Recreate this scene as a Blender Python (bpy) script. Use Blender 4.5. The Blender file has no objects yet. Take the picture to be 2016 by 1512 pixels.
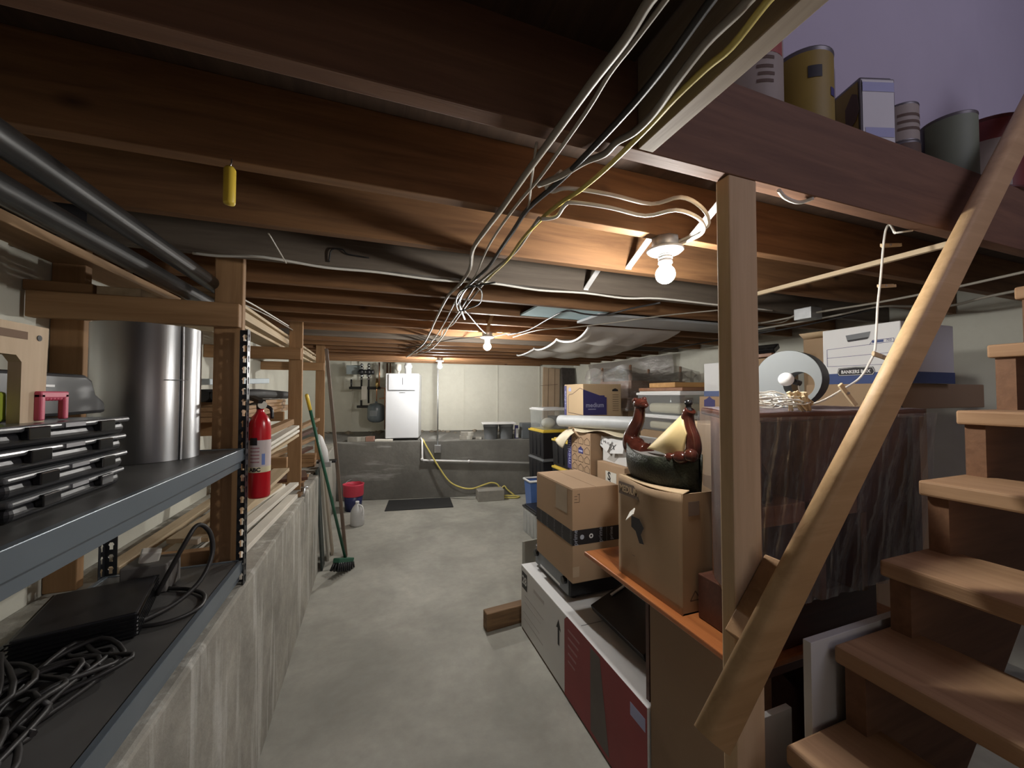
import bpy, bmesh, math, random
from mathutils import Vector, Matrix, Euler
random.seed(7)
PI = math.pi
SC = bpy.context.scene
COL = SC.collection
V = Vector

# ---------------------------------------------------------------- camera, world, lights, exposure
cd = bpy.data.cameras.new('camera')
cd.sensor_fit = 'HORIZONTAL'; cd.sensor_width = 36.0; cd.lens = 757 / 2016 * 36.0
cd.clip_start = 0.02; cd.clip_end = 60
cam = bpy.data.objects.new('camera', cd); COL.objects.link(cam)
cam.location = (0, 0, 1.6)
cam.rotation_euler = Euler((math.radians(91.5), 0, math.radians(-19.9)), 'XYZ')
SC.camera = cam

w = bpy.data.worlds.new('world'); SC.world = w; w.use_nodes = True
w.node_tree.nodes['Background'].inputs[0].default_value = (0.10, 0.11, 0.15, 1)
w.node_tree.nodes['Background'].inputs[1].default_value = 0.05

def area(name, loc, rot, sx, sy, power, col):
    l = bpy.data.lights.new(name, 'AREA'); l.shape = 'RECTANGLE'; l.size = sx; l.size_y = sy
    l.energy = power; l.color = col
    o = bpy.data.objects.new(name, l); COL.objects.link(o); o.location = loc; o.rotation_euler = rot
    return o
# daylight from the open upper floor beyond the head of the stairs
area('upstairs_daylight', (2.2, -1.55, 3.55), (math.radians(74), 0, 0), 1.5, 1.4, 16.0, (0.84, 0.80, 1.0))
# added dim fill behind the camera, brightening the post and near faces
area('rear_fill_light', (1.0, -1.62, 1.15), (math.radians(68), 0, 0), 1.2, 1.4, 4.8, (1.0, 0.90, 0.80))
BULB_COL = (1.0, 0.975, 0.925)

SC.view_settings.view_transform = 'Standard'
SC.view_settings.look = 'None'
SC.view_settings.exposure = 0.0
SC.view_settings.gamma = 1.0
SC.view_settings.use_curve_mapping = False

# ---------------------------------------------------------------- mesh helper
class MB:
    def __init__(s): s.v = []; s.f = []; s.m = []; s.sm = []
    def add(s, vs, fs, m=0, smooth=False):
        b = len(s.v); s.v += [V(p) for p in vs]
        for f in fs:
            s.f.append([b + i for i in f]); s.m.append(m); s.sm.append(smooth)
        return s
    def box(s, x0, x1, y0, y1, z0, z1, m=0):
        x0, x1 = min(x0, x1), max(x0, x1); y0, y1 = min(y0, y1), max(y0, y1); z0, z1 = min(z0, z1), max(z0, z1)
        vs = [(x0,y0,z0),(x1,y0,z0),(x1,y1,z0),(x0,y1,z0),(x0,y0,z1),(x1,y0,z1),(x1,y1,z1),(x0,y1,z1)]
        return s.add(vs, [(3,2,1,0),(4,5,6,7),(0,1,5,4),(1,2,6,5),(2,3,7,6),(3,0,4,7)], m)
    def obox(s, c, size, R=None, m=0):
        R = R or Matrix.Identity(3); c = V(c); hx, hy, hz = [d / 2 for d in size]
        vs = [c + R @ V((a*hx, b*hy, d*hz)) for a, b, d in [(-1,-1,-1),(1,-1,-1),(1,1,-1),(-1,1,-1),(-1,-1,1),(1,-1,1),(1,1,1),(-1,1,1)]]
        return s.add(vs, [(3,2,1,0),(4,5,6,7),(0,1,5,4),(1,2,6,5),(2,3,7,6),(3,0,4,7)], m)
    def bar(s, p, q, wd, ht, up=(0,0,1), m=0):
        p, q = V(p), V(q); d = (q - p); L = d.length; d.normalize()
        side = d.cross(V(up)).normalized(); u = side.cross(d)
        R = Matrix((side, d, u)).transposed()
        return s.obox((p + q) / 2, (wd, L, ht), R, m)
    def tube(s, pts, r, n=8, m=0, caps=True, closed=False):
        pts = [V(p) for p in pts]; k = len(pts)
        rs = r if isinstance(r, (list, tuple)) else [r] * k
        vs = []; fs = []
        prev = None
        for i, p in enumerate(pts):
            if closed: t = pts[(i + 1) % k] - pts[i - 1]
            else: t = pts[min(i + 1, k - 1)] - pts[max(i - 1, 0)]
            if t.length < 1e-9: t = V((0, 0, 1))
            t.normalize()
            if prev is None:
                a = V((0, 0, 1)) if abs(t.z) < .9 else V((1, 0, 0))
                nrm = (a - t * a.dot(t)).normalized()
            else:
                nrm = prev - t * prev.dot(t)
                nrm = nrm.normalized() if nrm.length > 1e-6 else t.orthogonal().normalized()
            prev = nrm; b = t.cross(nrm)
            for j in range(n):
                a = 2 * PI * j / n
                vs.append(p + (nrm * math.cos(a) + b * math.sin(a)) * rs[i])
        R = k if closed else k - 1
        for i in range(R):
            for j in range(n):
                a = i * n + j; b = i * n + (j + 1) % n; c2 = ((i + 1) % k) * n + (j + 1) % n; d2 = ((i + 1) % k) * n + j
                fs.append((a, b, c2, d2))
        s.add(vs, fs, m, True)
        if caps and not closed:
            s.add(vs[:n], [tuple(range(n))[::-1]], m); s.add(vs[-n:], [tuple(range(n))], m)
        return s
    def cyl(s, p, q, r, r2=None, n=24, m=0, caps=True):
        return s.tube([p, q], [r, r if r2 is None else r2], n, m, caps)
    def lathe(s, prof, c, n=32, m=0, R=None, closed=False):
        c = V(c); R = R or Matrix.Identity(3); vs = []; fs = []; k = len(prof)
        for r, z in prof:
            for j in range(n):
                a = 2 * PI * j / n
                vs.append(c + R @ V((r * math.cos(a), r * math.sin(a), z)))
        for i in range(k if closed else k - 1):
            i2 = (i + 1) % k
            for j in range(n):
                fs.append((i*n+j, i*n+(j+1) % n, i2*n+(j+1) % n, i2*n+j))
        s.add(vs, fs, m, True)
        if not closed:
            if prof[0][0] > 1e-5: s.add(vs[:n], [tuple(range(n))[::-1]], m)
            if prof[-1][0] > 1e-5: s.add(vs[-n:], [tuple(range(n))], m)
        return s
    def prism(s, poly, fn, t0, t1, m=0, smooth=False):
        n = len(poly)
        vs = [fn(u, v, t0) for u, v in poly] + [fn(u, v, t1) for u, v in poly]
        s.add(vs, [tuple(range(n))[::-1], tuple(range(n, 2*n))], m)
        return s.add(vs, [(i, (i+1) % n, n+(i+1) % n, n+i) for i in range(n)], m, smooth)
    def grid(s, fn, nu, nv, m=0):
        vs = [fn(i / nu, j / nv) for i in range(nu + 1) for j in range(nv + 1)]
        fs = [(i*(nv+1)+j, (i+1)*(nv+1)+j, (i+1)*(nv+1)+j+1, i*(nv+1)+j+1) for i in range(nu) for j in range(nv)]
        return s.add(vs, fs, m, True)
    def ball(s, c, r, n=16, m=0, sq=(1,1,1)):
        prof = [(r * math.sin(PI * i / n), -r * math.cos(PI * i / n)) for i in range(n + 1)]
        return s.lathe(prof, c, n * 2, m, Matrix.Diagonal(V(sq)))

def smooth_path(pts, k=4):
    pts = [V(p) for p in pts]; out = []
    for i in range(len(pts) - 1):
        p0 = pts[max(i-1, 0)]; p1 = pts[i]; p2 = pts[i+1]; p3 = pts[min(i+2, len(pts)-1)]
        for j in range(k):
            t = j / k
            out.append(.5 * ((2*p1) + (p2-p0)*t + (2*p0-5*p1+4*p2-p3)*t*t + (3*p1-p0-3*p2+p3)*t**3))
    out.append(pts[-1]); return out

WL = {}
def obj(name, mb, mats, parent=None, bevel=0.0, seg=2, subsurf=0, solid=0.0, label=None):
    if not isinstance(mats, (list, tuple)): mats = [mats]
    me = bpy.data.meshes.new(name)
    if parent is not None: org = WL[parent]
    else:
        lo = [min(p[i] for p in mb.v) for i in range(3)]; hi = [max(p[i] for p in mb.v) for i in range(3)]
        org = V(((lo[0]+hi[0])/2, (lo[1]+hi[1])/2, lo[2]))
    me.from_pydata([tuple(p - org) for p in mb.v], [], mb.f)
    for mt in mats: me.materials.append(mt)
    me.polygons.foreach_set('material_index', mb.m); me.polygons.foreach_set('use_smooth', mb.sm)
    bm = bmesh.new(); bm.from_mesh(me)
    bmesh.ops.remove_doubles(bm, verts=bm.verts, dist=1e-6)
    bmesh.ops.recalc_face_normals(bm, faces=bm.faces); bm.to_mesh(me); bm.free()
    me.update()
    o = bpy.data.objects.new(name, me); COL.objects.link(o)
    if parent is not None: o.parent = parent
    else: o.location = org
    WL[o] = org
    if solid:
        sm = o.modifiers.new('solid', 'SOLIDIFY'); sm.thickness = solid; sm.offset = 0
    if bevel:
        b = o.modifiers.new('bevel', 'BEVEL'); b.width = bevel; b.segments = seg; b.limit_method = 'ANGLE'; b.angle_limit = math.radians(50)
    if subsurf:
        s2 = o.modifiers.new('sub', 'SUBSURF'); s2.levels = subsurf; s2.render_levels = subsurf
    if label: o['label'] = label
    return o
def tag(o, label, cat, group=None, kind=None):
    o['label'] = label; o['category'] = cat
    if group: o['group'] = group
    if kind: o['kind'] = kind
    return o
def thing(name, label, cat, loc, group=None):
    o = bpy.data.objects.new(name, None); COL.objects.link(o); o.location = loc
    o.empty_display_size = .05; WL[o] = V(loc)
    return tag(o, label, cat, group)
def struct(name, mb, mt, label=None, bevel=0):
    o = obj(name, mb, mt, bevel=bevel); o['kind'] = 'structure'
    return o
def part(parent, name, mb, mt, **k): return obj(name, mb, mt, parent, **k)

def text_mb(s, size, fn, depth=0.0004, m=0, bold=0.0):
    """lettering as mesh: fn(u, v, w) places it; u runs along the line, v up, w out of the surface; centred on 0,0"""
    cu = bpy.data.curves.new('t', 'FONT'); cu.body = s; cu.size = size; cu.align_x = 'CENTER'; cu.align_y = 'CENTER'
    cu.extrude = depth / 2; cu.offset = bold; cu.resolution_u = 2
    o = bpy.data.objects.new('t', cu); COL.objects.link(o)
    bpy.context.view_layer.update()
    dg = bpy.context.evaluated_depsgraph_get()
    me = o.evaluated_get(dg).to_mesh()
    vs = [fn(p.co.x, p.co.y, p.co.z + depth / 2) for p in me.vertices]; fs = [tuple(p.vertices) for p in me.polygons]
    o.evaluated_get(dg).to_mesh_clear(); bpy.data.objects.remove(o); bpy.data.curves.remove(cu)
    mb = MB(); mb.add(vs, fs, m); return mb

# ---------------------------------------------------------------- materials
def newmat(name):
    m = bpy.data.materials.new(name); m.use_nodes = True
    nt = m.node_tree; return m, nt, nt.nodes['Principled BSDF']
def coords(nt, scale, rnd=True):
    tc = nt.nodes.new('ShaderNodeTexCoord'); mp = nt.nodes.new('ShaderNodeMapping'); mp.inputs['Scale'].default_value = scale
    nt.links.new(tc.outputs['Object'], mp.inputs['Vector'])
    if rnd:
        oi = nt.nodes.new('ShaderNodeObjectInfo'); mu = nt.nodes.new('ShaderNodeMath'); mu.operation = 'MULTIPLY'; mu.inputs[1].default_value = 37.0
        nt.links.new(oi.outputs['Random'], mu.inputs[0]); nt.links.new(mu.outputs[0], mp.inputs['Location'])
    return mp.outputs['Vector']
def noise(nt, vec, scale, detail=4, rough=.55, dist=0.0):
    n = nt.nodes.new('ShaderNodeTexNoise'); n.inputs['Scale'].default_value = scale; n.inputs['Detail'].default_value = detail
    n.inputs['Roughness'].default_value = rough; n.inputs['Distortion'].default_value = dist
    nt.links.new(vec, n.inputs['Vector']); return n.outputs['Fac']
def ramp(nt, fac, stops):
    r = nt.nodes.new('ShaderNodeValToRGB'); e = r.color_ramp.elements
    while len(e) < len(stops): e.new(.5)
    for el, (p, c) in zip(e, stops): el.position = p; el.color = (*c, 1)
    nt.links.new(fac, r.inputs[0]); return r.outputs['Color']
def mixc(nt, fac, a, b, mode='MIX'):
    x = nt.nodes.new('ShaderNodeMix'); x.data_type = 'RGBA'; x.blend_type = mode
    if isinstance(fac, float): x.inputs[0].default_value = fac
    else: nt.links.new(fac, x.inputs[0])
    for i, c in ((6, a), (7, b)):
        if isinstance(c, tuple): x.inputs[i].default_value = (*c, 1)
        else: nt.links.new(c, x.inputs[i])
    return x.outputs[2]
def bump(nt, p, fac, st, dist=.01):
    b = nt.nodes.new('ShaderNodeBump'); b.inputs['Strength'].default_value = st; b.inputs['Distance'].default_value = dist
    nt.links.new(fac, b.inputs['Height']); nt.links.new(b.outputs[0], p.inputs['Normal'])
def mul(c, k): return tuple(min(1, v * k) for v in c)

def plain(name, c, rough=.5, metal=0.0, var=.12, scale=6.0, bmp=0.0, spec=.5):
    m, nt, p = newmat(name)
    vec = coords(nt, (1, 1, 1)); n = noise(nt, vec, scale, 5)
    nt.links.new(ramp(nt, n, [(.25, mul(c, 1 - var)), (.75, mul(c, 1 + var))]), p.inputs['Base Color'])
    p.inputs['Roughness'].default_value = rough; p.inputs['Metallic'].default_value = metal
    p.inputs['Specular IOR Level'].default_value = spec
    if bmp: bump(nt, p, noise(nt, vec, scale * 8, 4), bmp)
    return m
def wood(name, c1, c2, axis='x', rough=.7, knots=True, fine=30.0, coat=0.0):
    m, nt, p = newmat(name)
    st = .07; sc = {'x': (st, 1, 1), 'y': (1, st, 1), 'z': (1, 1, st)}[axis]
    vec = coords(nt, sc)
    n1 = noise(nt, vec, fine, 6, .6, .6); n2 = noise(nt, vec, 7.0, 3, .5, 1.2)
    col = mixc(nt, n2, ramp(nt, n1, [(.3, c2), (.7, c1)]), ramp(nt, n1, [(.25, mul(c2, .8)), (.8, mul(c1, .95))]))
    if knots:
        vec2 = coords(nt, {'x': (.5, 1, 1), 'y': (1, .5, 1), 'z': (1, 1, .5)}[axis])
        vo = nt.nodes.new('ShaderNodeTexVoronoi'); vo.inputs['Scale'].default_value = 4.5; nt.links.new(vec2, vo.inputs['Vector'])
        k = ramp(nt, vo.outputs['Distance'], [(.02, (1, 1, 1)), (.09, (0, 0, 0))])
        col = mixc(nt, k, col, mul(c2, .45))
    nt.links.new(col, p.inputs['Base Color']); p.inputs['Roughness'].default_value = rough
    p.inputs['Coat Weight'].default_value = coat
    p.inputs['Specular IOR Level'].default_value = .35
    bump(nt, p, n1, .25, .004)
    return m
def concrete(name, c, mott=.25, stain=(.5, .45, .38), rough=.75, scale=2.0, bmp=.25, streak=None):
    m, nt, p = newmat(name)
    vec = coords(nt, (1, 1, 1), False)
    n1 = noise(nt, vec, scale, 8, .6, .3); n2 = noise(nt, vec, scale * 9, 8, .65)
    base = ramp(nt, n1, [(.3, mul(c, 1 - mott)), (.7, mul(c, 1 + mott))])
    col = mixc(nt, ramp(nt, n2, [(.35, (0, 0, 0)), (.75, (.35, .35, .35))]), base, stain)
    if streak:
        v2 = coords(nt, streak[0], False)
        n3 = noise(nt, v2, streak[1], 6, .6, .4)
        col = mixc(nt, ramp(nt, n3, [(streak[3], (0, 0, 0)), (streak[3] + .12, (1, 1, 1))]), col, streak[2])
    nt.links.new(col, p.inputs['Base Color']); p.inputs['Roughness'].default_value = rough
    p.inputs['Specular IOR Level'].default_value = .3
    bump(nt, p, n2, bmp, .01)
    return m
def film(name, tint=(.9, .9, .92), haze=.12, stretch=(6, 6, 1), scale=14.0, bmp=.8, gloss=.22, rough=.12, dist=.02):
    m, nt, p = newmat(name)
    out = nt.nodes['Material Output']
    tr = nt.nodes.new('ShaderNodeBsdfTransparent'); tr.inputs[0].default_value = (*mul(tint, 1.02), 1)
    gl = nt.nodes.new('ShaderNodeBsdfGlossy'); gl.inputs['Roughness'].default_value = rough; gl.inputs[0].default_value = (.95, .95, .95, 1)
    df = nt.nodes.new('ShaderNodeBsdfDiffuse'); df.inputs[0].default_value = (*tint, 1)
    vec = coords(nt, stretch, False); n = noise(nt, vec, scale, 6, .65, .8)
    b = nt.nodes.new('ShaderNodeBump'); b.inputs['Strength'].default_value = bmp; b.inputs['Distance'].default_value = dist
    nt.links.new(n, b.inputs['Height']); nt.links.new(b.outputs[0], gl.inputs['Normal'])
    m1 = nt.nodes.new('ShaderNodeMixShader'); m1.inputs[0].default_value = haze
    nt.links.new(tr.outputs[0], m1.inputs[1]); nt.links.new(df.outputs[0], m1.inputs[2])
    m2 = nt.nodes.new('ShaderNodeMixShader'); m2.inputs[0].default_value = gloss
    nt.links.new(m1.outputs[0], m2.inputs[1]); nt.links.new(gl.outputs[0], m2.inputs[2])
    nt.links.new(m2.outputs[0], out.inputs['Surface'])
    return m
def emit(name, c, s):
    m, nt, p = newmat(name); p.inputs['Base Color'].default_value = (1, 1, 1, 1)
    p.inputs['Emission Color'].default_value = (*c, 1); p.inputs['Emission Strength'].default_value = s
    return m

JX = wood('joist_wood', (.29, .15, .066), (.145, .069, .031), 'x')
JY = wood('trimmer_wood', (.40, .33, .25), (.25, .19, .14), 'y')
HDR = wood('header_wood', (.235, .125, .075), (.15, .078, .05), 'x')
GREYW = wood('grey_joist_wood', (.19, .155, .12), (.12, .095, .075), 'x')
PINEZ = wood('pine_post', (.72, .53, .33), (.60, .42, .24), 'z', fine=22)
OLDZ = wood('old_post_wood', (.40, .235, .115), (.28, .155, .07), 'z')
OLDX = wood('old_arm_wood', (.40, .235, .115), (.28, .155, .07), 'x')
OLDY = wood('old_board_wood', (.42, .26, .14), (.3, .18, .09), 'y')
PALEY = wood('pale_board_wood', (.62, .50, .34), (.5, .38, .24), 'y', knots=False)
WHITEY = plain('white_painted_trim', (.72, .68, .60), .6, var=.15, scale=5)
TREADY = wood('stair_tread_wood', (.50, .31, .17), (.37, .21, .11), 'y')
STRX = wood('stringer_wood', (.27, .14, .075), (.19, .095, .05), 'x')
RAILW = wood('rail_wood', (.70, .47, .25), (.57, .36, .18), 'x', rough=.5)
REDWOOD = wood('desk_top_wood', (.52, .19, .06), (.36, .11, .035), 'y', rough=.3, coat=.3, knots=False)
DARKWOOD = wood('dark_furniture_wood', (.13, .055, .035), (.085, .035, .025), 'x', rough=.35, knots=False)
BROWNWOOD = wood('brown_furniture_wood', (.33, .16, .085), (.23, .105, .055), 'x', rough=.4, knots=False)
FLOORM = concrete('floor_concrete', (.37, .363, .32), .32, (.21, .195, .17), .62, 1.3, .12)
KNEEM = concrete('knee_wall_concrete', (.33, .315, .275), .42, (.20, .185, .155), .8, 2.6, .45, ((6, 6, .6), 2.0, (.50, .49, .45), .52))
CURBM = concrete('curb_concrete', (.165, .16, .145), .3, (.10, .095, .085), .85, 1.6, .4, ((.45, .45, 2.6), 1.5, (.42, .42, .40), .59))
WALLM = concrete('painted_foundation_wall', (.66, .65, .565), .07, (.55, .53, .45), .7, 1.5, .12)
PLASTER = plain('stairwell_plaster', (.52, .48, .56), .85, var=.05, scale=2)
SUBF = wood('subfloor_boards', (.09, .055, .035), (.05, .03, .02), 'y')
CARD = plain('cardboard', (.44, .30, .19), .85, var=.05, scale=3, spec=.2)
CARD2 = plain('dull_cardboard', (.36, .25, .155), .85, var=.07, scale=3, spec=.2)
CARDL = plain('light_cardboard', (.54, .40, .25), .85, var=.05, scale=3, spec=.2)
WHITEC = plain('white_carton', (.72, .72, .72), .6, var=.03, scale=3)
PRINTB = plain('blue_print', (.045, .04, .17), .6, var=.06)
PRINTK = plain('black_print', (.02, .018, .02), .6, var=.05)
PRINTD = plain('brown_print', (.12, .075, .05), .7, var=.05)
PRINTG = plain('pale_blue_print', (.38, .40, .62), .6, var=.05)
PRINTR = plain('dark_red_print', (.27, .035, .04), .55, var=.15, scale=4)
BLACKP = plain('black_plastic', (.014, .014, .017), .38, var=.15)
BLACKG = plain('black_gloss', (.012, .012, .013), .15, var=.1)
GREYP = plain('grey_plastic', (.17, .18, .19), .5, var=.1)
WHITEP = plain('white_plastic', (.78, .78, .78), .35, var=.03)
CLEARP = film('clear_tub_plastic', (.86, .89, .90), .16, (2, 2, 2), 6, .15, .12, .2)
YELLOWP = plain('yellow_plastic', (.72, .52, .06), .4, var=.06)
REDP = plain('red_paint', (.55, .012, .022), .25, var=.05)
PINKP = plain('pink_plastic', (.62, .09, .16), .4, var=.08)
BLUEP = plain('blue_plastic', (.09, .17, .42), .4, var=.08)
NAVYP = plain('navy_plastic', (.02, .025, .10), .4, var=.1)
GREENP = plain('green_paint', (.02, .10, .06), .4, var=.1)
LIMEP = plain('lime_plastic', (.36, .44, .05), .5, var=.1)
STEEL = plain('steel', (.55, .56, .58), .3, 1.0, var=.1)
GALV = plain('galvanised_metal', (.48, .49, .5), .45, .9, var=.2, scale=14)
COPPER = plain('copper', (.68, .32, .17), .3, 1.0, var=.15)
BRASS = plain('brass', (.72, .52, .22), .3, 1.0, var=.1)
IRON = plain('iron_pipe', (.035, .034, .034), .35, .5, var=.3, scale=10)
SHELFM = plain('blue_grey_shelf_steel', (.145, .175, .205), .35, .3, var=.08)
DECK = plain('shelf_deck_board', (.095, .092, .088), .40, var=.35, scale=3)
RUBBER = plain('black_rubber', (.018, .018, .018), .7, var=.2)
CABW = plain('white_cable', (.72, .70, .64), .5, var=.05)
CABG = plain('grey_cable', (.33, .30, .25), .5, var=.1)
CABK = plain('black_cable', (.022, .02, .02), .5, var=.1)
CABY = plain('yellow_cable', (.62, .52, .14), .5, var=.05)
BOILERW = plain('white_enamel', (.70, .72, .75), .3, var=.02)
TANKG = plain('blue_grey_enamel', (.14, .17, .19), .25, var=.05)
PAPER = plain('paper_label', (.74, .71, .64), .7, var=.04)
CREAM = plain('cream_vinyl', (.70, .62, .45), .55, var=.05)
BLUEBOARD = plain('pale_blue_board', (.46, .64, .70), .7, var=.06)
GREYBOARD = plain('grey_board', (.36, .37, .38), .7, var=.06)
def bulbmat(watt): return emit('bulb_glow', BULB_COL, watt / (PI * 4 * PI * .031 ** 2))

# ================================================================ THE SETTING
def yc(x): return 6.215 - .202 * x        # front edge of the back ledge
def yw(x): return 7.15 - .20 * x          # back foundation wall
mb = MB(); mb.box(-1.7, 3.7, -1.7, 7.6, -.12, 0); struct('floor', mb, FLOORM)
mb = MB(); mb.add([(-1.75, yw(-1.75), 0), (3.7, yw(3.7), 0), (3.7, yw(3.7)+.2, 0), (-1.75, yw(-1.75)+.2, 0),
                   (-1.75, yw(-1.75), 2.31), (3.7, yw(3.7), 2.31), (3.7, yw(3.7)+.2, 2.31), (-1.75, yw(-1.75)+.2, 2.31)],
                  [(3,2,1,0),(4,5,6,7),(0,1,5,4),(1,2,6,5),(2,3,7,6),(3,0,4,7)])
# form-board seams cast in the wall face
for sx in (-.35, .98, 1.55, 2.15, 2.92):
    d = V((1, -.2, 0)).normalized(); c = V((sx, yw(sx) - .004, 1.6)); R = Matrix((d, V((.2, 1, 0)).normalized(), V((0, 0, 1)))).transposed()
    mb.obox(c, (.018, .012, 1.4), R)
struct('wall_back', mb, WALLM)
mb = MB(); mb.box(3.57, 3.77, -1.7, 6.6, 0, 2.31)
for sy in (1.6, 2.85, 4.2, 5.4): mb.box(3.562, 3.58, sy - .008, sy + .008, .8, 2.05)
struct('wall_right', mb, WALLM)
mb = MB(); mb.box(-1.32, -1.12, -1.7, 7.5, 0, 2.31); mb.box(-1.125, -1.105, 1.55, 1.70, .875, 2.31); struct('wall_left', mb, WALLM)
mb = MB(); mb.box(-1.8, 3.77, -1.9, -1.7, 0, 4.6); struct('wall_front', mb, PLASTER)
# concrete footing ledges
mb = MB(); mb.box(-1.12, -.45, -1.7, 3.87, 0, .875); struct('trim_knee_wall_ledge', mb, KNEEM, bevel=.012)
mb = MB(); mb.box(-1.12, -.5, 3.87, 6.3, 0, .872); struct('trim_rear_knee_wall', mb, KNEEM, bevel=.012)
mb = MB()
x0, x1 = -1.12, 3.57
mb.add([(x0, yc(-.5), 0), (-.5, yc(-.5), 0), (x1, yc(x1), 0), (x1, yw(x1), 0), (x0, yw(x0), 0),
        (x0, yc(-.5), .875), (-.5, yc(-.5), .875), (x1, yc(x1), .875), (x1, yw(x1), .95), (x0, yw(x0), .95)],
       [(4,3,2,1,0),(5,6,7,8,9),(0,1,6,5),(1,2,7,6),(2,3,8,7),(3,4,9,8),(4,0,5,9)])
struct('trim_back_ledge', mb, CURBM, bevel=.01)
# floor above, and the stairwell shaft over the opening
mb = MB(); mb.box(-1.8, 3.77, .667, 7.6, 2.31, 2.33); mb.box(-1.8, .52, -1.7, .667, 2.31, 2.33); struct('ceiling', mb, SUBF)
mb = MB(); mb.box(.40, 2.62, .90, .98, 2.331, 4.6); mb.box(2.62, 3.77, .93, .98, 2.331, 4.6); struct('wall_stairwell', mb, PLASTER)
mb = MB(); mb.box(.40, .48, -1.7, .90, 2.331, 4.6); struct('wall_stairwell_left', mb, PLASTER)
mb = MB(); mb.box(.40, 3.77, -1.9, .98, 4.6, 4.66); struct('ceiling_stairwell', mb, PLASTER)
mb = MB(); mb.box(3.57, 3.77, -1.7, .93, 2.31, 2.5); mb.box(3.57, 3.77, -1.7, -.3, 2.5, 4.6); mb.box(3.57, 3.77, .62, .93, 2.5, 4.6); mb.box(3.57, 3.77, -.3, .62, 4.45, 4.6); struct('wall_stairwell_right', mb, PLASTER)

# ---------------------------------------------------------------- ceiling joists
ORD = ['first','second','third','fourth','fifth','sixth','seventh','eighth','ninth','tenth','eleventh','twelfth','thirteenth','fourteenth','fifteenth','sixteenth','seventeenth','eighteenth']
JY_ = [.685] + [1.025 + .345 * i for i in range(17)]
for i, y in enumerate(JY_):
    if i == 0: xa, xb = -1.11, 3.55
    else: xa = -1.11; xb = min(3.55, (7.13 - y) / .2)
    if xb < -.5: continue
    mb = MB(); mb.box(xa, xb, y - .019, y + .019, 2.12, 2.31 if i else 2.345)
    o = obj('floor_joist', mb, HDR if i == 0 else GREYW if i in (3, 9) else JX, bevel=.002)
    if i == 0: l = 'long wooden header joist under the paint cans, carried by the pale post'
    else: l = {1: 'wooden ceiling joist the nearest lit bulb hangs from', 2: 'brightly lit wooden ceiling joist just behind the nearest bulb', 3: 'greyish ceiling joist with the long white cable along it'}.get(i, 'bare wooden ceiling joist, %s one back from the camera' % ORD[i])
    tag(o, l, 'joist', 'ceiling joists running across the basement')
mb = MB(); mb.box(.525, .563, -1.6, .664, 2.12, 2.331)
tag(obj('stair_trimmer', mb, JY, bevel=.002), 'rough wooden trimmer beam along the side of the stair opening', 'beam')
mb = MB(); mb.box(-1.11, .52, .30, .338, 2.12, 2.31)
tag(obj('floor_joist', mb, JX, bevel=.002), 'dark ceiling joist nearest overhead, in front of the header', 'joist', 'ceiling joists running across the basement')

# metal cross bridging straps between joists
for i, (ya, yb, l) in enumerate([(JY_[0]+.019, JY_[1]-.019, 'white metal bridging strap beside the nearest bulb, touching the pale post'),
                                 (JY_[1]+.019, JY_[2]-.019, 'white metal bridging strap left of the nearest bulb against the bright joist'),
                                 (JY_[2]+.019, JY_[3]-.019, 'short white metal bridging strap ahead of the bright joist, above the long white cable')]):
    mb = MB(); x = 1.012
    mb.bar((x, ya, 2.30), (x, yb - .004, 2.135), .028, .004); mb.bar((x, yb - .004, 2.135), (x, yb, 2.128), .028, .004)
    tag(obj('bridging_strap', mb, WHITEP), l, 'strap', 'bridging straps between the joists')
mb = MB(); mb.bar((-.98, 1.045, 2.30), (-1.0, 1.35, 2.135), .03, .012)
tag(obj('bridging_strap', mb, OLDY), 'dim bridging strut high on the left above the iron pipes', 'strap', 'bridging straps between the joists')
mb = MB(); mb.bar((.80, JY_[5]+.02, 2.30), (.80, JY_[6]-.02, 2.10), .025, .006); mb.bar((.80, JY_[6]-.02, 2.10), (.80, JY_[6]-.01, 2.06), .025, .006)
tag(obj('bridging_strap', mb, OLDY), 'wooden strut end hanging below the joists at the pale blue board', 'strap', 'bridging straps between the joists')

# ---------------------------------------------------------------- posts
def post(x0, x1, y0, y1, z0, z1, mt, label, nailheads=()):
    mb = MB(); mb.box(x0, x1, y0, y1, z0, z1)
    o = obj('support_post', mb, mt, bevel=.004); tag(o, label, 'post')
    return o
post(.786, .876, .667, .705, 0, 2.12, PINEZ, 'pale pine post under the header with the handrail crossing it')
post(-.588, -.492, 1.805, 1.843, .875, 2.262, OLDZ, 'nearest brown post on the left, behind the shelving unit')
post(-.60, -.508, 3.30, 3.338, .875, 2.262, OLDZ, 'second brown post on the left, above the knee wall end')
post(-.60, -.508, 4.76, 4.798, .872, 2.262, OLDZ, 'third brown post on the left, nearest the boiler pipes')
post(-1.118, -1.023, 1.90, 1.94, .875, 2.31, OLDZ, 'wide brown post against the white wall on the far left')
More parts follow.
